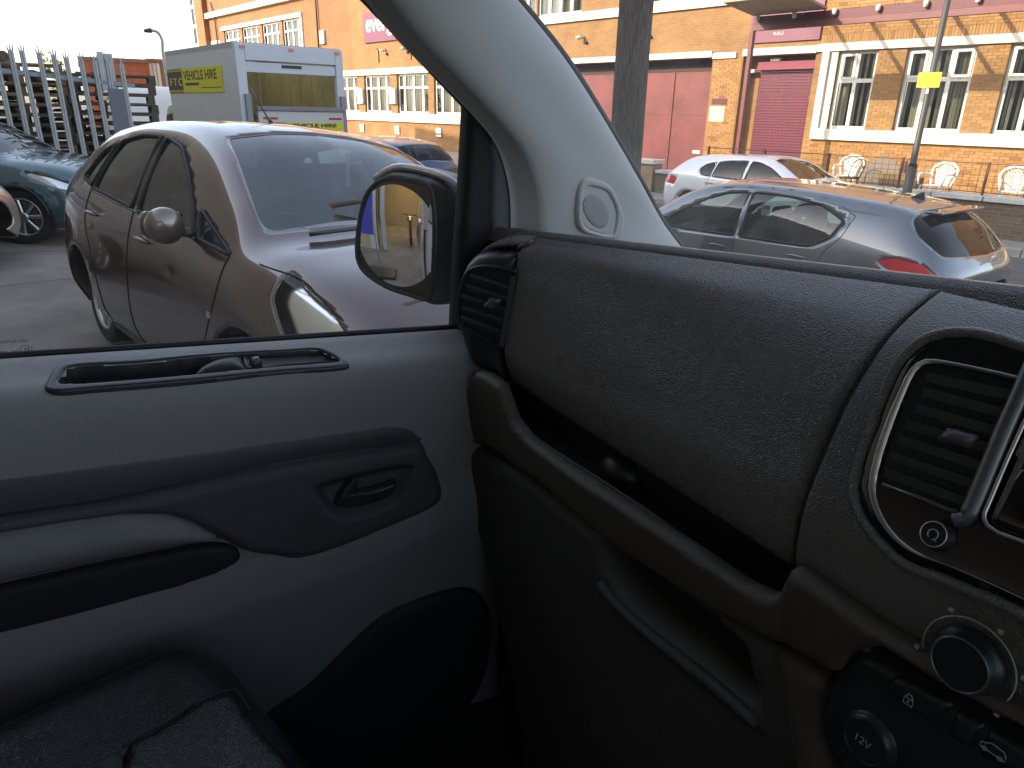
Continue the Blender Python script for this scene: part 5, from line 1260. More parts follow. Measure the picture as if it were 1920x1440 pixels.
# tall red doors
dr = MB().box((-22.0, -.6, -.50), (-14.05, 2.96, -.42), FA.p).build('red_doors', M['reddoor'], bld)
for a in (-20.6, -18.2, -15.80): MB().box((a-.05, -.6, -.42), (a+.05, 2.96, -.39), FA.p).build('door_rib', M['reddoor'], dr)
MB().box((-22.0, 1.62, -.42), (-14.05, 1.68, -.405), FA.p).build('door_rail', M['reddoor'], dr)
MB().box((-14.75, .42, -.42), (-14.45, .52, -.40), FA.p).build('door_plate', M['white'], dr)
MB().box((-22.0, 2.96, -.50), (-14.05, 3.32, -.40), FA.p).build('header_shade', plain('header_shade_tone', (.06, .035, .03), .8), bld)  # dark strip standing in for the shade at the recess head
for q in ((-22, -14.05),):
    MB().add([FA.p(-14.05, -1, -.24), FA.p(-14.05, 3.32, -.24), FA.p(-14.05, 3.32, -.55), FA.p(-14.05, -1, -.55)], [(0, 1, 2, 3)]).add([FA.p(-22, 3.32, -.24), FA.p(-14.05, 3.32, -.24), FA.p(-14.05, 3.32, -.55), FA.p(-22, 3.32, -.55)], [(0, 1, 2, 3)]).build('recess', M['brickwall'], bld)
MB().box((-13.9, 1.95, .0), (-13.35, 2.12, .02), FA.p).build('notice', M['maroon'], bld)
MB().box((-13.95, 1.45, .0), (-13.4, 1.90, .02), FA.p).build('notice', plain('cream_notice', (.75, .62, .35), .5), bld)
MB().box((-12.8, 3.65, .01), (-10.6, 4.9, .06), FA.p).build('fascia_panel', plain('mauve_panel', (.17, .05, .085), .5), bld)
# courses of real brick: soldier row over the lintel and the piers between the near windows
BR = []
def lay(a0, a1, b0, b1):
    r = 0; z = b0
    while z+.065 <= b1+.02:
        x = a0-(.1125 if r % 2 else 0)
        while x < a1:
            xa, xb = max(x, a0)+.005, min(x+.225, a1)-.005
            if xb-xa > .03: BR.append((xa, xb, z+.005, z+.070))
            x += .225
        z += .075; r += 1
xs = [-10.65, ]
piers = [(GW[i][1], GW[i+1][0]) for i in range(len(GW)-1)]
for a0, a1 in piers[:4]: lay(a0+.003, a1-.003, SILL+.01, LINT-.01)
lay(-10.62, -1.3, -.06, 1.04)
lay(-14.0, -13.0, .1, 3.25)
x = -10.55
while x < -1.3:
    BR.append((x+.005, x+.070, 3.54, 3.755)); x += .075
b_ = 0
lay(-10.55, -1.3, 3.765, 4.6)
BR.sort(key=lambda q: -((q[0]+q[1])/2+.6*abs((q[2]+q[3])/2-1.6)*0))
near = [q for q in BR if -9.6 < q[0] < -3.5 and SILL < q[2] < LINT][:300]
ns = set(near); rest = [q for q in BR if q not in ns]
proto = {}
for (a0, a1, b0, b1) in near:
    k_ = (round(a1-a0, 3), round(b1-b0, 3))
    if k_ not in proto:
        m_ = bpy.data.meshes.new('brick'); t_ = MB().box((0, 0, -.01), (k_[0], k_[1], .009), lambda a, b, h: UX*a+np.array([0, 0, b])+FA.en*h)
        m_.from_pydata(t_.V, [], t_.F); m_.materials.append(M['brick']); proto[k_] = m_
    o = bpy.data.objects.new('brick', proto[k_]); COL.objects.link(o); o.parent = bld
    o.location = FA.p(a0, b0, rnd.uniform(-.002, .003))-np.array(bld['_o'])
m_ = MB()
for (a0, a1, b0, b1) in rest: m_.box((a0, b0, -.01), (a1, b1, .009+rnd.uniform(-.002, .003)), FA.p)
o = m_.build('bricks', M['brick'], bld); o['kind'] = 'stuff'

# canopy on its posts before the shutter
cp = thing('canopy', 'maroon steel canopy on a post over the terrace windows', 'canopy', tuple(at(-11.1, 18, -.06)))
def cbx(a, b, h): return at(a, h, b)
CS0 = -11.15
MB().box((CS0, 3.69, 17.94), (3.5, 3.83, 18.06), lambda s, z, d: at(s, d, z)).build('lower_beam', M['pinkm'], cp, bev=.008)
MB().box((CS0, 3.835, 17.97), (3.5, 4.02, 18.04), lambda s, z, d: at(s, d, z)).build('upper_beam', M['maroon'], cp)
MB().box((CS0-.05, -.3, 17.93), (CS0+.06, 3.69, 18.05), lambda s, z, d: at(s, d, z)).build('post', M['pinkm'], cp, bev=.008)
MB().box((2.0, -.3, 17.93), (2.11, 3.69, 18.05), lambda s, z, d: at(s, d, z)).build('post', M['pinkm'], cp, bev=.008)
for s in np.arange(-10.35, 3.4, 1.0): MB().box((s-.025, 3.90, 18.06), (s+.025, 4.0, 20.42), lambda s_, z, d: at(s_, d, z+.06*(d-18))).build('rafter', M['maroon'], cp)
MB().add([at(CS0, 18.0, 4.03), at(3.5, 18.0, 4.03), at(3.5, 20.45, 4.18), at(CS0, 20.45, 4.18)], [(0, 1, 2, 3)]).build('clear_roof', glass('clear_sheet', (.93, .93, .9), 1.4, dirt=.1), cp)
MB().box((-11.2, 4.05, 16.6), (-9.2, 4.10, 18.0), lambda s, z, d: at(s, d, z+.12*(18-d))).build('awning_panel', plain('stained_panel', (.34, .28, .20), .8, var=.2, vscale=3), cp)
for s in np.arange(-11.0, 3, 1.02):
    MB().lathe([(.02, .03), (.055, .0), (.05, -.10), (.02, -.12)], lambda a, b, h: at(s+a, 17.90+b, 4.02+h), 12).build('canopy_lamp', M['white'], cp, True)
q = FA.px(1449, 66, .07)
text('panel_lettering', 'o.o.s', .17, FA, q[0], q[1], .063, M['white'], bld, thick=.001)

# ================================================================== LOW WALL, RAILING, TERRACE THINGS
M['brown_brick'] = brick_mat('brown_brickwork', (.17, .115, .075), (.12, .08, .055), (.20, .17, .13))
M['coping'] = plain('grey_coping', (.46, .46, .45), .8, var=.15, vscale=3)
WD = 15.6
lw = thing('low_wall', 'low brown brick wall with pale coping stones along the terrace', 'wall', tuple(at(-3, WD, -.4)))
MB().box((-10.6, -.8, WD), (5, .21, WD+.22), lambda s, z, d: at(s, d, z)).build('brickwork', M['brown_brick'], lw)
for s in np.arange(-10.65, 5, .92): MB().box((s, .212, WD-.05), (s+.90, .31, WD+.27), lambda a, z, d: at(a, d, z)).build('coping_stone', M['coping'], lw, bev=.012)
pr = thing('wall_pier', 'short brick pier with stepped pale coping beside the red doors', 'wall', tuple(at(-12.2, WD, -.4)))
MB().box((-12.75, -.8, WD-.1), (-12.05, .38, WD+.3), lambda s, z, d: at(s, d, z)).build('brickwork', plain('sandy_pier', (.30, .22, .13), .9, var=.25, vscale=3), pr)
MB().box((-12.85, .382, WD-.16), (-12.0, .50, WD+.36), lambda s, z, d: at(s, d, z)).build('coping_stone', M['white'], pr, bev=.02)
MB().box((-12.0, -.8, WD-.02), (-11.0, .16, WD+.25), lambda s, z, d: at(s, d, z)).build('brickwork', M['brown_brick'], pr)
MB().box((-11.98, .162, WD-.07), (-10.95, .26, WD+.30), lambda s, z, d: at(s, d, z)).build('coping_stone', M['coping'], pr, bev=.02)
rl = thing('mesh_railing', 'rusty wire mesh railing standing on the low wall', 'railing', tuple(at(-5, WD+.1, .3)))
M['rust'] = plain('rusty_wire', (.10, .05, .03), .8)
RZ = .88
for s in np.arange(-10.5, 4.5, 1.55): MB().box((s-.02, .31, WD+.09), (s+.02, RZ+.03, WD+.13), lambda a, z, d: at(a, d, z)).build('post', M['rust'], rl)
MB().tube([at(-10.5, WD+.11, RZ), at(4.5, WD+.11, RZ)], .010, 6).build('rail', M['rust'], rl, True)
MB().tube([at(-10.5, WD+.11, .36), at(4.5, WD+.11, .36)], .010, 6).build('rail', M['rust'], rl, True)
mw = MB()
for s in np.arange(-10.45, 4.4, .14): mw.tube([at(s, WD+.11, .36), at(s, WD+.11, RZ)], .004, 4, caps=False)
for z in np.arange(.46, .86, .10): mw.tube([at(-10.5, WD+.11, z), at(4.4, WD+.11, z)], .0035, 4, caps=False)
o = mw.build('wire_mesh', M['rust'], rl); o['kind'] = 'stuff'

TZ = -.06
M['plastic'] = plain('white_garden_plastic', (.80, .79, .74), .45)
def plastic_chair(loc, rz, label):
    c = thing('plastic_chair', label, 'chair', tuple(loc), rz, 'white plastic chairs on the terrace', local=True)
    seat_ = [(.22*math.copysign(abs(math.cos(t))**.6, math.cos(t)), .22*math.copysign(abs(math.sin(t))**.6, math.sin(t))) for t in np.linspace(0, 6.283, 25)[:-1]]
    MB().prism(seat_, lambda a, b, h: np.array([a, b, .43+h-.03*(1 if b > 0 else 0)*b]), -.02, .0).build('seat', M['plastic'], c, bev=.008)
    for sx in (-1, 1):
        for sy in (-1, 1):
            MB().add([(sx*.20, sy*.20, .42), (sx*.23, sy*.17, .42), (sx*.27, sy*.25, 0), (sx*.24, sy*.28, 0), (sx*.17, sy*.20, .42), (sx*.22, sy*.25, 0)], [(0, 1, 2, 3), (0, 3, 5, 4), (4, 5, 2, 1)]).build('leg', M['plastic'], c)
        MB().tube(spline([(sx*.24, -.22, .43), (sx*.27, -.20, .62), (sx*.28, -.05, .65), (sx*.27, .16, .64), (sx*.22, .24, .60)], 5), .022, 8).build('arm', M['plastic'], c, True)
    # fan back: rim and slats
    rim_ = spline([(-.21, .22, .42), (-.25, .25, .60), (-.25, .28, .74), (-.14, .30, .84), (0, .305, .87), (.14, .30, .84), (.25, .28, .74), (.25, .25, .60), (.21, .22, .42)], 5)
    MB().tube(rim_, .026, 8).build('back_rim', M['plastic'], c, True)
    for k in range(-4, 5):
        t = k/4.6
        MB().add([(t*.13-.013, .225, .42), (t*.13+.013, .225, .42), (t*.21+.014, .30, .83-.12*t*t), (t*.21-.014, .30, .83-.12*t*t)], [(0, 1, 2, 3)]).build('slat', M['plastic'], c)
    return c
az = math.atan2(UX[1], UX[0])
def terr(px, py, d): 
    q = on_plane(px, py, at(0, d, 0), UD); return q @ UX
for (px, d, a, lb) in ((1588, 17.2, 10, 'white plastic chair standing behind the black wire chair'), (1757, 16.5, -8, 'white plastic chair with fan back beside the lamp post'), (1908, 16.4, 20, 'white plastic chair beyond the drain pipe shadow at the railing end')):
    s_ = terr(px, 330, d); p_ = at(s_, d, TZ); plastic_chair(p_, az+R_(a), lb)
# black wire chair
s_ = terr(1592, 330, 16.4); wc_ = thing('wire_chair', 'black wire bistro chair before the white plastic chair', 'chair', tuple(at(s_, 16.4, TZ)), az+R_(-35), local=True)
MB().tube([(.2*math.cos(t), .2*math.sin(t), .44) for t in np.linspace(0, 6.283, 20)[:-1]], .012, 6, closed=True).build('seat_ring', M['iron'], wc_, True)
MB().prism([(.2*math.cos(t), .2*math.sin(t)) for t in np.linspace(0, 6.283, 20)[:-1]], lambda a, b, h: np.array([a, b, .435+h]), 0, .008).build('seat', M['iron'], wc_)
MB().tube(spline([(-.20, .10, .42), (-.25, .16, .66), (-.17, .22, .80), (0, .24, .83), (.17, .22, .80), (.25, .16, .66), (.20, .10, .42)], 5), .012, 6).build('back_hoop', M['iron'], wc_, True)
for k in range(-4, 5): MB().tube([(k*.035, .19, .44), (k*.05, .23, .81-.006*k*k)], .005, 5).build('back_wire', M['iron'], wc_)
for t in (.8, 2.3, 3.9, 5.4): MB().tube([(.17*math.cos(t), .17*math.sin(t), .44), (.23*math.cos(t), .23*math.sin(t), 0)], .010, 6).build('leg', M['iron'], wc_)
# folded table, planter, bin by the lamp
s_ = terr(1648, 330, 17.0); ft = thing('folded_table', 'round brown table tipped on its edge against the brick wall', 'table', tuple(at(s_, 17.0, TZ)), az, local=True)
MB().prism([(.42*math.cos(t), .45+.45*math.sin(t)) for t in np.linspace(0, 6.283, 28)[:-1]], lambda a, b, h: np.array([a, h+.1*b, b]), 0, .03).build('table_top', plain('brown_tabletop', (.14, .10, .075), .5), ft)
MB().tube([(0, .06, .45), (0, .5, .35)], .03, 8).tube([(-.25, .5, .02), (.25, .5, .35)], .02, 6).build('pedestal', M['iron'], ft, True)
s_ = terr(1690, 330, 16.8); pl = thing('wooden_planter', 'wooden slatted planter box left of the lamp post', 'planter', tuple(at(s_, 16.8, TZ)), az, local=True)
for k in range(7): MB().box((-.39+k*.113, -.18, 0), (-.39+k*.113+.10, -.15, .55), None).build('slat', plain('weathered_board', (.20, .13, .07), .85, var=.2), pl)
MB().box((-.40, -.149, .02), (.40, .2, .52)).build('box', plain('weathered_box', (.16, .10, .06), .85), pl)
MB().box((.02, -.12, .5), (.10, -.05, .85)).build('stake', M['rust'], pl)
MB().box((-.42, -.19, .55), (.42, -.14, .60)).build('rail', plain('weathered_rail', (.20, .13, .07), .85), pl)

# lamp post on the far pavement
q = on_plane(1707, 330, at(0, 15.15, 0), UD); s_ = q @ UX
lp = thing('lamp_post', 'slim dark lamp post with a small yellow plate in front of the terrace windows', 'lamp post', tuple(at(s_, 15.15, zroad(s_)+.12)))
dg_ = plain('dark_grey_post', (.05, .045, .042), .5)
MB().tube([at(s_, 15.15, zroad(s_)+.12), at(s_, 15.15, .78)], .085, 14).build('base', dg_, lp, True)
MB().tube([at(s_, 15.15, .78), at(s_, 15.15, .86), at(s_, 15.15, 6.8)], [.085, .058, .045], 12).build('column', dg_, lp, True)
MB().tube([at(s_, 15.15, 6.8), at(s_, 14.9, 7.1), at(s_, 14.2, 7.15)], .03, 8).build('arm', dg_, lp, True)
MB().box((s_-.12, 7.06, 13.7), (s_+.12, 7.18, 14.3), lambda a, z, d: at(a, d, z)).build('lantern', M['galv'], lp, bev=.02)
yq = on_plane(1743, 150, at(0, 15.08, 0), UD)
MB().box((yq @ UX-.20, yq[2]-.13, 15.05), (yq @ UX+.20, yq[2]+.13, 15.07), lambda a, z, d: at(a, d, z)).build('plate', plain('yellow_plate', (.85, .55, .01), .45), lp, bev=.003)
MB().box((s_-.02, 2.2-.12, 15.08), (s_+.03, 2.2+.0, 15.09), lambda a, z, d: at(a, d, z)).build('sticker', M['white'], lp)
# timber pole on the near pavement
q = on_plane(1183, 150, at(0, 5.6, 0), UD); s_ = q @ UX
tm = plain('weathered_timber', (.125, .098, .078), .95, var=.6, vscale=9, bump=1., bscale=40, bdist=.01, stretch=(9, 9, .8))
pz = zyard(s_, 5.0)
up_ = thing('utility_pole', 'thick dark timber pole standing before the red doors', 'pole', tuple(at(s_, 5.6, pz-.1)))
zs_ = np.linspace(pz-.1, 8.5, 24)
MB().tube([at(s_+.004*math.sin(z*2.3), 5.6, z) for z in zs_], np.linspace(.165, .150, 24), 20).build('shaft', tm, up_, True)

# ================================================================== STEEL FENCE AND PALLETS
fx = -12.5
fz = lambda y: -.09*(y+.9)
fen = thing('palisade_fence', 'galvanised steel palisade fence with pointed pales behind the teal car', 'fence', (fx, -.5, -.1))
def pale_mesh():
    P = [(-.034, 0), (-.020, .014), (-.008, .014), (0, .004), (.008, .014), (.020, .014), (.034, 0)]
    H = 2.30; b = MB(); n = len(P)
    rows = [[(x_, y, z) for y, x_ in P] for z in (0, H)]
    V, Fc = loft(rows); b.add(V, Fc)
    # three-pronged tip: the two wings splay, the middle rises
    b.add([(.014, -.012, H), (.014, .012, H), (.012, 0, H+.15)], [(0, 1, 2)])
    b.add([(.0, -.034, H), (.010, -.014, H), (.055, -.050, H+.11)], [(0, 1, 2)]); b.add([(.0, .034, H), (.010, .014, H), (.055, .050, H+.11)], [(0, 2, 1)])
    return b
pm = None
ys = [-4.0+.172*i for i in range(28)]
for y in ys:
    if y > .75: break
    if .35 < y < .40: continue
    if pm is None:
        b = pale_mesh(); pm = bpy.data.meshes.new('pale'); pm.from_pydata(b.V, [], b.F); pm.materials.append(M['galv'])
    o = bpy.data.objects.new('pale', pm); COL.objects.link(o); o.parent = fen; o.location = (.03, y+.5, fz(y)+.1+rnd.uniform(-.01, .01)); o.rotation_euler = (rnd.uniform(-.012, .012), rnd.uniform(-.01, .01), 0)
for zz in (.45, 2.02): MB().add([(fx+a, y, fz(y)+zz+b) for y in (-4.1, .78) for a, b in ((-.02, -.03), (.025, -.03), (.025, .03), (-.02, .03))], [(0, 1, 5, 4), (1, 2, 6, 5), (2, 3, 7, 6), (3, 0, 4, 7), (0, 3, 2, 1), (4, 5, 6, 7)]).build('rail', plain('blue_grey_rail', (.25, .30, .34), .5, metal=.4, var=.2), fen)
MB().box((fx-.10, .42, -.2), (fx-.0, .54, 2.30)).box((fx-.06, .34, 1.80), (fx+.02, .42, 2.32)).build('gate_post', M['galv'], fen, bev=.006)
MB().box((fx+.05, .40, .3), (fx+.056, .62, 1.82)).build('infill_sheet', plain('grey_violet_sheet', (.16, .16, .20), .5), fen)
M['pallet'] = plain('weathered_pallet_wood', (.105, .085, .070), .9, var=.35, vscale=6)
M['pallet2'] = plain('newer_pallet_wood', (.24, .16, .085), .9, var=.3, vscale=6)
def mk_mesh(nm, lo, hi, mat):
    b = MB().box(lo, hi); me = bpy.data.meshes.new(nm); me.from_pydata(b.V, [], b.F); me.materials.append(mat); return me
boards = {}
def pallet(loc, rz, label, mat, grp):
    c = thing('pallet', label, 'pallet', loc, rz, grp, local=True)
    if mat.name not in boards:
        boards[mat.name] = (mk_mesh('deck_board', (-.05, -.6, 0), (.05, .6, .022), mat), mk_mesh('bearer', (-.5, -.05, 0), (.5, .05, .022), mat), mk_mesh('block', (-.05, -.05, 0), (.05, .05, .078), mat))
    dk, be_, bk = boards[mat.name]
    def put(me, x, y, z, sx=1.0):
        o = bpy.data.objects.new(me.name, me); COL.objects.link(o); o.parent = c; o.location = (x, y, z); o.scale = (sx, 1, 1)
    for x in (-.45, 0, .45): put(dk, x, 0, 0); 
    for x in (-.45, 0, .45):
        for y in (-.55, 0, .55): put(bk, x, y, .022)
    for y in (-.55, 0, .55): put(be_, 0, y, .10)
    for k in range(5): put(dk, -.45+.225*k, 0, .122)
    return c
stk = 0
for (x, y, n, rot, mt, lb, gp) in ((-13.75, -2.05, 19, 0, 'pallet', 'weathered pallet in the tall stack at the fence end', 'pallets in the tall stack'), (-13.7, -.75, 15, 2, 'pallet', 'weathered grey pallet in the wide stack behind the pales', 'pallets in the wide stack'), (-13.65, .52, 15, -2, 'pallet', 'dark pallet in the stack next to the gate post', 'pallets by the gate post'), (-14.85, -1.4, 16, 90, 'pallet', 'dark pallet in the back stack behind the wide stack', 'pallets at the back'), (-14.85, -.1, 15, 88, 'pallet', 'dark pallet in the back stack behind the gate post stack', 'pallets at the back by the gate'), (-14.9, -2.75, 17, 92, 'pallet', 'dark pallet in the back stack behind the tall stack', 'pallets at the back of the tall stack')):
    for k in range(n):
        mm_ = M['pallet2'] if (stk == 0 and k > 15) or rnd.random() < .12 else M['pallet']
        pallet((x+rnd.uniform(-.03, .03), y+rnd.uniform(-.03, .03), fz(y)-.02+k*.146), R_(rot+rnd.uniform(-1.5, 1.5)), 'topmost '+lb if k == n-1 else lb, mm_, gp)
    stk += 1

# ================================================================== BOX VAN
BH = math.atan2(-UX[1], -UX[0])
bo = at(-13.55, 5.25, 0); RZb = zroad(-14.5)
bv = thing('box_van', 'white box van with yellow vehicle hire boards and open rear, at the near kerb', 'van', (bo[0], bo[1], RZb), BH, local=True)
# local: x forward (away along street), y left is towards us? heading -UX so left = -UD side (ours); origin = near rear corner
M['gel'] = plain('pale_grey_panel', (.60, .62, .59), .5, var=.05, vscale=1.5)
M['gelr'] = plain('blue_white_frame', (.58, .61, .65), .4)
TOPB = 2.70-RZb; FLO = .95; L_, W_ = 4.1, 2.1
MB().box((0.06, -.03, FLO), (L_, 0, TOPB-.10)).build('side_panel', M['gel'], bv)
MB().box((0.06, -W_, FLO), (L_, -W_+.03, TOPB-.10)).build('side_panel', M['gel'], bv)
MB().box((0, -W_, TOPB-.10), (L_, -W_+.12, TOPB)).box((0, -.12, TOPB-.10), (L_, 0, TOPB)).box((0, -W_+.12, TOPB-.10), (.12, -.12, TOPB)).box((L_-.12, -W_+.12, TOPB-.10), (L_, -.12, TOPB)).build('roof_cap', plain('roof_rail_grey', (.36, .38, .38), .5), bv)
tr_m, nd, ln, p = new_mat('translucent_roof_sheet')
nd.remove(p); t1 = N(nd, 'ShaderNodeBsdfTranslucent'); t1.inputs[0].default_value = (.78, .72, .55, 1); ln.new(t1.outputs[0], nd['Material Output'].inputs[0])
MB().add([(.1, -W_+.1, TOPB-.02), (L_-.1, -W_+.1, TOPB-.02), (L_-.1, -.1, TOPB-.02), (.1, -.1, TOPB-.02)], [(0, 1, 2, 3)]).build('roof_sheet', tr_m, bv)  # unseen sheet, put in translucent so daylight brightens the load space
MB().box((L_-.03, -W_+.03, FLO), (L_, -.03, TOPB-.10)).build('front_panel', M['gel'], bv)
MB().box((0.0, -W_+.03, FLO-.08), (L_, -.03, FLO)).build('load_floor', plain('plywood_floor', (.20, .14, .08), .8), bv)
fr_ = MB().box((-.05, -.16, FLO), (.06, .02, TOPB-.02)).box((-.05, -W_-.02, FLO), (.06, -W_+.14, TOPB-.02)).box((-.05, -W_+.14, TOPB-.30), (.06, -.16, TOPB-.02))
fr_.build('rear_frame', M['gelr'], bv, bev=.012)
MB().box((-.02, -W_+.14, TOPB-.50), (.03, -.16, TOPB-.32)).build('rolled_door', M['gelr'], bv, bev=.01)
MB().box((-.03, -1.25, TOPB-.40), (-.02, -.85, TOPB-.35)).build('door_label', M['iron'], bv)
ply = plain('olive_load_lining', (.42, .35, .17), .7, var=.15, vscale=3)
for k in range(7): MB().box((.2+k*.54, -W_+.032, FLO), (.2+k*.54+.52, -W_+.045, TOPB-.12)).build('lining_board', ply, bv)
for k in range(4): MB().box((L_-.05, -W_+.06+k*.5, FLO), (L_-.035, -W_+.06+k*.5+.48, TOPB-.12)).build('lining_board', ply, bv)
for k in range(7): MB().box((.2+k*.54, -.045, FLO), (.2+k*.54+.52, -.032, TOPB-.12)).build('lining_board', ply, bv)
MB().box((L_-.08, -W_+.05, 1.75), (L_-.05, -.05, 1.85)).build('lashing_rail', plain('brown_rail', (.22, .14, .10), .7), bv)
for y in (-.12, -W_*.5, -W_+.10): MB().box((-.062, y-.05, TOPB-.11), (-.05, y+.05, TOPB-.06)).build('marker_light', M['lamp_red'], bv)
# tail lift folded up
tl_ = MB().box((-.16, -W_+.10, .98), (-.08, -.30+.05, 1.96)).build('tail_lift', plain('lift_aluminium', (.50, .49, .49), .45, metal=.3), bv, bev=.01)
MB().box((-.20, -W_+.08, 1.96), (-.06, -.23, 2.04)).build('lift_edge', plain('lift_edge_grey', (.22, .21, .23), .5), bv, bev=.012)
for y in (-.12, -W_+.05): MB().box((-.12, y-.05, .5), (-.05, y+.05, 2.25)).build('lift_guide', plain('guide_grey', (.26, .27, .29), .5), bv)
M['yellow'] = plain('yellow_board', (.68, .62, .01), .5)
RF = Frame(np.array([-.161, 0, 0]), (0, -1, 0), (0, 0, 1))   # rear face: a grows to our right
SF = Frame(np.array([0, .004, 0]), (-1, 0, 0), (0, 0, 1))    # near side: a grows to our right (towards the rear)
def board(fr, a0, a1, b0, b1, split, big, h=.0):
    MB().box((split, b0, h), (a1, b1, h+.006), fr.p).build('hire_board', M['yellow'], bv)
    MB().box((a0, b0, h), (split, b1, h+.006), fr.p).build('hire_board', M['iron'], bv)
    H_ = b1-b0
    text('hire_lettering', 'VEHICLE HIRE', H_*.52, fr, split+.03*(a1-a0), b0+H_*.52, h+.007, M['iron'], bv, thick=.001, sx=(a1-split)*.94/(H_*.52*6.9), bold=.004)
    text('hire_lettering', 'F T C', H_*.46, fr, a0+.04*(a1-a0), b0+H_*.30, h+.007, M['yellow'], bv, thick=.001, sx=(split-a0)*.86/(H_*.46*2.4), bold=.004)
    for k in range(14):
        x = a0+(split-a0)*(k+.25)/14
        for bb in (b0+.02*H_, b1-.12*H_): MB().box((x, bb, h+.006), (x+(split-a0)/28, bb+.10*H_, h+.008), fr.p).build('hire_stripe', M['yellow'], bv)
    MB().box((split+.05*(a1-a0), b0+.30*H_, h+.006), (split+.30*(a1-a0), b0+.40*H_, h+.008), fr.p).build('hire_rule', M['iron'], bv)
    MB().box((split+.34*(a1-a0), b0+.18*H_, h+.006), (a1-.03*(a1-a0), b0+.21*H_, h+.008), fr.p).build('hire_rule', M['iron'], bv)
def sidepx(px, py):
    # pixel -> (a,b) on the near side of the box
    c_, s__ = math.cos(BH), math.sin(BH); n = np.array([-s__, c_, 0]); q = on_plane(px, py, bo, n)-bo; return -(q @ np.array([c_, s__, 0])), q[2]-RZb
sa, sb = sidepx(313, 132), sidepx(415, 121); sc2, sd2 = sidepx(320, 177), sidepx(418, 170); sm = sidepx(343, 150)
board(SF, sa[0], sb[0], (sc2[1]+sd2[1])/2, (sa[1]+sb[1])/2, sm[0], True)
board(RF, .32, W_-.12, 1.585, 1.755, .78, False)
for a in (.34, W_-.42): MB().box((a, 1.81, 0), (a+.28, 1.85, .006), RF.p).build('reflector', M['lamp_red'], bv)
# cab and wheels beyond the box
cb_ = [(4.1, .5), (5.9, .5), (6.05, .9), (5.85, 1.15), (5.25, 1.30), (4.75, 1.95), (4.55, 2.05), (4.1, 2.05)]
MB().prism(cb_, lambda a, b, h: np.array([a, -.06-h, b]), 0, 1.95).build('cab', M['upvc'], bv, bev=.05, seg=3)
MB().prism([(4.35, 1.25), (5.1, 1.25), (4.75, 1.80), (4.35, 1.85)], lambda a, b, h: np.array([a, -.05+h, b]), 0, .01).build('cab_window', M['car_glass_dark'], bv)
for x in (.9, 4.9):
    for y in (-.15, -W_+.15):
        wfr = Frame((x, y, .36), (1, 0, 0), (0, 0, 1)); MB().lathe([(.02, -.1), (.22, -.1), (.36, -.09), (.36, .09), (.22, .1), (.02, .06)], wfr.p, 28).build('wheel', M['tyre'], bv, True)
MB().box((-.05, -W_+.1, .55), (4.1, -.1, .86)).build('chassis', M['matt_black'], bv)

# white panel van further along
wq = at(-24.5, 6.4, zroad(-24.5))
wv_ = thing('white_van', 'white panel van parked beyond the fence, beside the box van', 'van', tuple(wq), math.atan2(UX[1], UX[0])+R_(-8), local=True)
prof = spline([(-2.9, .4), (-2.95, 1.6), (-2.85, 2.25), (-2.5, 2.38), (0, 2.40), (.75, 2.30), (1.25, 2.05), (1.75, 1.45), (2.35, 1.25), (2.75, 1.0), (2.8, .4)], 5)
V2 = []; nP = len(prof)
for y in (-1, -.97, .97, 1):
    ins_ = 1 if abs(y) < .98 else .955
    V2 += [(a*ins_, y*.95, .4+(b-.4)*ins_) for a, b in prof]
Fv = [(j*nP+i, j*nP+i+1, (j+1)*nP+i+1, (j+1)*nP+i) for j in range(3) for i in range(nP-1)]+[tuple(range(nP)), tuple(range(3*nP, 4*nP))[::-1]]
mesh_obj('body', V2, Fv, M['upvc'], wv_, False)
for sy in (-1, 1):
    MB().prism([(.35, 1.45), (1.45, 1.45), (1.1, 1.95), (.45, 2.02)], lambda a, b, h: np.array([a, sy*(.951+h), b]), 0, .01).build('cab_window', M['car_glass_dark'], wv_)
    MB().tube([(-2.7, sy*.955, 2.0), (.2, sy*.955, 2.0), (1.0, sy*.952, 2.06)], .012, 6).build('body_seam', M['iron'], wv_)
    for x in (-1.9, 1.75):
        wfr = Frame((x, sy*.86, .34), (1, 0, 0), (0, 0, 1)); MB().lathe([(.02, -.1), (.22, -.1), (.34, -.09), (.34, .09), (.22, .1), (.02, .06)], wfr.p, 24).build('wheel', M['tyre'], wv_, True)

# ================================================================== FAR END OF THE STREET
rb = thing('red_brick_building', 'distant flat-roofed orange red brick building behind the fence end', 'building', (-64, 3, -.5))
for nm, px0, px1, py0 in (('wall', 150, 278, 113), ('side_wall', 278, 330, 116)):
    A = on_axis(px0, py0, 0, -62.0); B_ = on_axis(px1, py0, 0, -62.0)
    dpt = 12 if nm == 'wall' else 9
    MB().box((-62-dpt, A[1], -1), (-62 if nm == 'wall' else -62.6, B_[1]-.01, A[2])).build(nm, brick_mat('red_'+nm, (.42, .10, .04), (.34, .08, .035), (.35, .2, .12)) if nm == 'wall' else plain('brown_side', (.25, .14, .08), .9, var=.2, vscale=.6), rb)
    MB().box((-62-dpt-.1, A[1]-.1, A[2]), (-61.9 if nm == 'wall' else -62.5, B_[1]+.08, A[2]+.25)).build('parapet', plain('parapet_'+nm, (.20, .10, .07), .9), rb)
for k in range(3):
    A = on_axis(281+k*7, 135, 0, -62.5); MB().box((-62.6, A[1], A[2]-1.2), (-62.55, A[1]+.2, A[2]+.6)).build('window', M['upvc'], rb)
leafm = {}
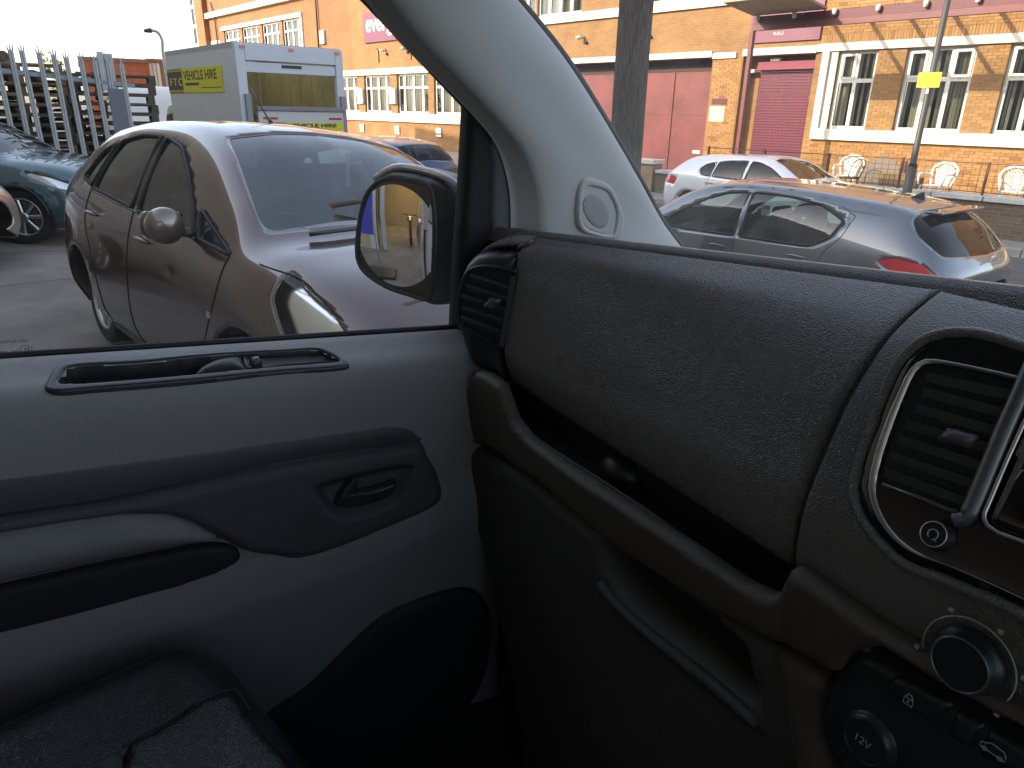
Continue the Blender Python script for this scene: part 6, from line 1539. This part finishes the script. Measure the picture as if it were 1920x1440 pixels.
def leafy(nm, base, h, rx, col, n, label, seed, trunk=True):
    r = random.Random(seed); t = thing(nm, label, 'tree' if trunk else 'shrub', base, 0, None, local=True)
    lm = plain(nm+'_leaves', col, .8, var=.4, vscale=1.2)
    b = MB()
    if trunk:
        tb = MB().tube([(0, 0, -.2), (.1, 0, h*.4), (.0, .1, h*.75)], [.22, .16, .07], 10)
        for k in range(7):
            a = r.uniform(0, 6.28); z0 = h*r.uniform(.3, .6); tb.tube([(0, 0, z0), (rx*.5*math.cos(a), rx*.5*math.sin(a), z0+h*.15), (rx*.8*math.cos(a), rx*.8*math.sin(a), z0+h*.25)], [.07, .05, .02], 6)
        tb.build('trunk', plain(nm+'_bark', (.10, .075, .05), .9), t, True)
    cl = [(r.gauss(0, rx*.45), r.gauss(0, rx*.45), h*(.62 if trunk else .5)+r.gauss(0, h*.16)) for _ in range(26)]
    for _ in range(n):
        c = r.choice(cl); p_ = np.array([c[0]+r.gauss(0, rx*.16), c[1]+r.gauss(0, rx*.16), max(.1, c[2]+r.gauss(0, rx*.14))]); s = r.uniform(.05, .12)*(1 if trunk else .6)
        u_ = unit((r.gauss(0, 1), r.gauss(0, 1), r.gauss(0, 1))); v_ = unit(np.cross(u_, (r.gauss(0, 1), r.gauss(0, 1), r.gauss(0, 1))))
        b.add([p_-u_*s, p_-v_*s*.6, p_+u_*s, p_+v_*s*.6], [(0, 1, 2, 3)])
    mesh_obj('crown', b.V, b.F, lm, t)
p_ = on_axis(118, 130, 0, -48.0); leafy('birch_tree', (-48, p_[1], -.4), 4.5, .75, (.30, .27, .12), 900, 'small yellowing tree beyond the pallet stacks', 3)
p_ = on_axis(278, 175, 0, -52.0); leafy('yellow_shrub', (-52, p_[1], -.4), 3.2, 1.3, (.30, .27, .04), 1600, 'yellow green shrub before the far brick building', 4, False)
p_ = on_axis(305, 95, 0, -34.0); tp_ = on_axis(298, 63, 0, -34.0); en_ = on_axis(270, 58, 0, -34.0); m2 = on_axis(284, 57, 0, -34.0)
sl2 = thing('street_lamp', 'tall grey street lamp with curved arm above the box van', 'street lamp', (-34, p_[1], -.35))
MB().tube(spline([np.array([-34, p_[1]+.1, -.35]), p_, on_axis(304, 76, 0, -34.), tp_, on_axis(293, 59, 0, -34.), m2], 5), .055, 10).build('column', M['galv'], sl2, True)
MB().tube([m2, en_], [.10, .06], 8).build('lantern', dg_, sl2, True)

# ================================================================== GARAGE BEHIND THE VAN
gr = thing('garage', 'large garage building behind the van with an open lit bay, seen in the mirror', 'building', (0, -6, 0))
gm_ = plain('cream_render', (.42, .38, .30), .85, var=.12, vscale=.8)
GY = -5.2; GH = 10.5
for x0, x1, z0, z1 in ((-40, -2.5, 0, GH), (-2.5, 3.6, 4.2, GH), (3.6, 24, 0, GH)):
    MB().box((x0, GY-.35, z0), (x1, GY, z1)).build('front_wall', gm_, gr)
MB().box((-40, GY-14, GH), (24, GY, GH+.2)).build('roof', M['matt_black'], gr)
MB().box((-40, GY-14, 0), (24, GY-13.7, GH)).build('rear_wall', gm_, gr)
for x in (-40, 23.7): MB().box((x, GY-13.7, 0), (x+.3, GY-.35, GH)).build('end_wall', gm_, gr)
MB().box((-2.8, GY-.2, 0), (-2.5, GY+.12, 4.4)).build('door_jamb', plain('pale_jamb', (.55, .54, .5), .6), gr)
MB().box((-2.3, GY-.1, 0), (-2.15, GY+.05, 4.2)).build('door_guide', M['galv'], gr)
MB().box((-6.8, GY, 0), (-2.8, GY+.1, 2.6)).build('side_shutter', plain('olive_cream_shutter', (.40, .36, .24), .7), gr)
warm = plain('warm_strip_light', (1.0, .72, .3), .5, emit=9.)
for x, z, yy in ((-1.75, 2.75, -10), (-.2, 3.4, -9)): MB().box((x-.7, yy-.15, z), (x+.7, yy+.15, z+.1)).build('strip_light', warm, gr)
lb_ = plain('lamp_white', (1, .98, .9), .4, emit=40.)
V2, F2 = ball(12, 8); mesh_obj('bulkhead_lamp', V2*.09+np.array([-1.25, -7.6, 2.9]), F2, lb_, gr, True)
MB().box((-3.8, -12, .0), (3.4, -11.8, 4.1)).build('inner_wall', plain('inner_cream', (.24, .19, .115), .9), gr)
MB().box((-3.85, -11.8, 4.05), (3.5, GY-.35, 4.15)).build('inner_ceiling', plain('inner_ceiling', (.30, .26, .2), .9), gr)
# feather flag beside the bay
FX, FY = -2.05, -3.0
fl_ = thing('feather_flag', 'tall blue feather flag with white lettering beside the garage bay', 'flag', (FX, FY, 0))
MB().tube([(FX, FY, 0), (FX, FY, 2.7), (FX-.08, FY, 3.0), (FX-.3, FY, 3.15)], .02, 8).build('pole', M['upvc'], fl_, True)
ff = [[(FX-.02-w*t, FY+.05*math.sin(z*2+t*2), z) for t in np.linspace(0, 1, 8)] for z, w in ((.75, .55), (1.2, .62), (1.8, .64), (2.4, .58), (2.8, .44), (3.1, .22))]
mesh_obj('banner', *loft(ff), plain('blue_banner', (.045, .05, .34), .7), fl_, True)
MB().box((FX-.5, FY-.3, 0), (FX+.4, FY+.3, .05)).build('base', M['iron'], fl_)
mb_ = thing('motorbike', 'dark motorbike with orange tank parked inside the garage bay', 'motorbike', (-1.2, -6.8, 0))
for y in (-7.45, -6.15): MB().tube([(-1.2, y+.30*math.cos(t), .31+.30*math.sin(t)) for t in np.linspace(0, 6.283, 28)[:-1]], .05, 8, closed=True).build('wheel', M['tyre'], mb_, True)
MB().tube([(-1.2, -7.45, .31), (-1.2, -6.9, .55), (-1.2, -6.5, .75), (-1.2, -6.15, .31)], .05, 8).build('frame', M['iron'], mb_, True)
V2, F2 = ball(16, 10); mesh_obj('tank', V2*np.array([.14, .28, .14])+np.array([-1.2, -6.7, .82]), F2, plain('orange_tank', (.5, .16, .03), .3, coat=1.), mb_, True)
MB().box((-1.32, -7.5, .76), (-1.08, -6.95, .86)).build('saddle', M['leather'], mb_, bev=.03)
MB().tube([(-1.5, -6.4, 1.0), (-1.2, -6.3, .98), (-.9, -6.4, 1.0)], .018, 8).build('handlebar', M['iron'], mb_, True)
mesh_obj('headlamp', V2*.09+np.array([-1.2, -6.12, .85]), F2, M['lamp_bowl'], mb_, True)
for o in bpy.data.objects:
    if '_o' in o.keys(): del o['_o']
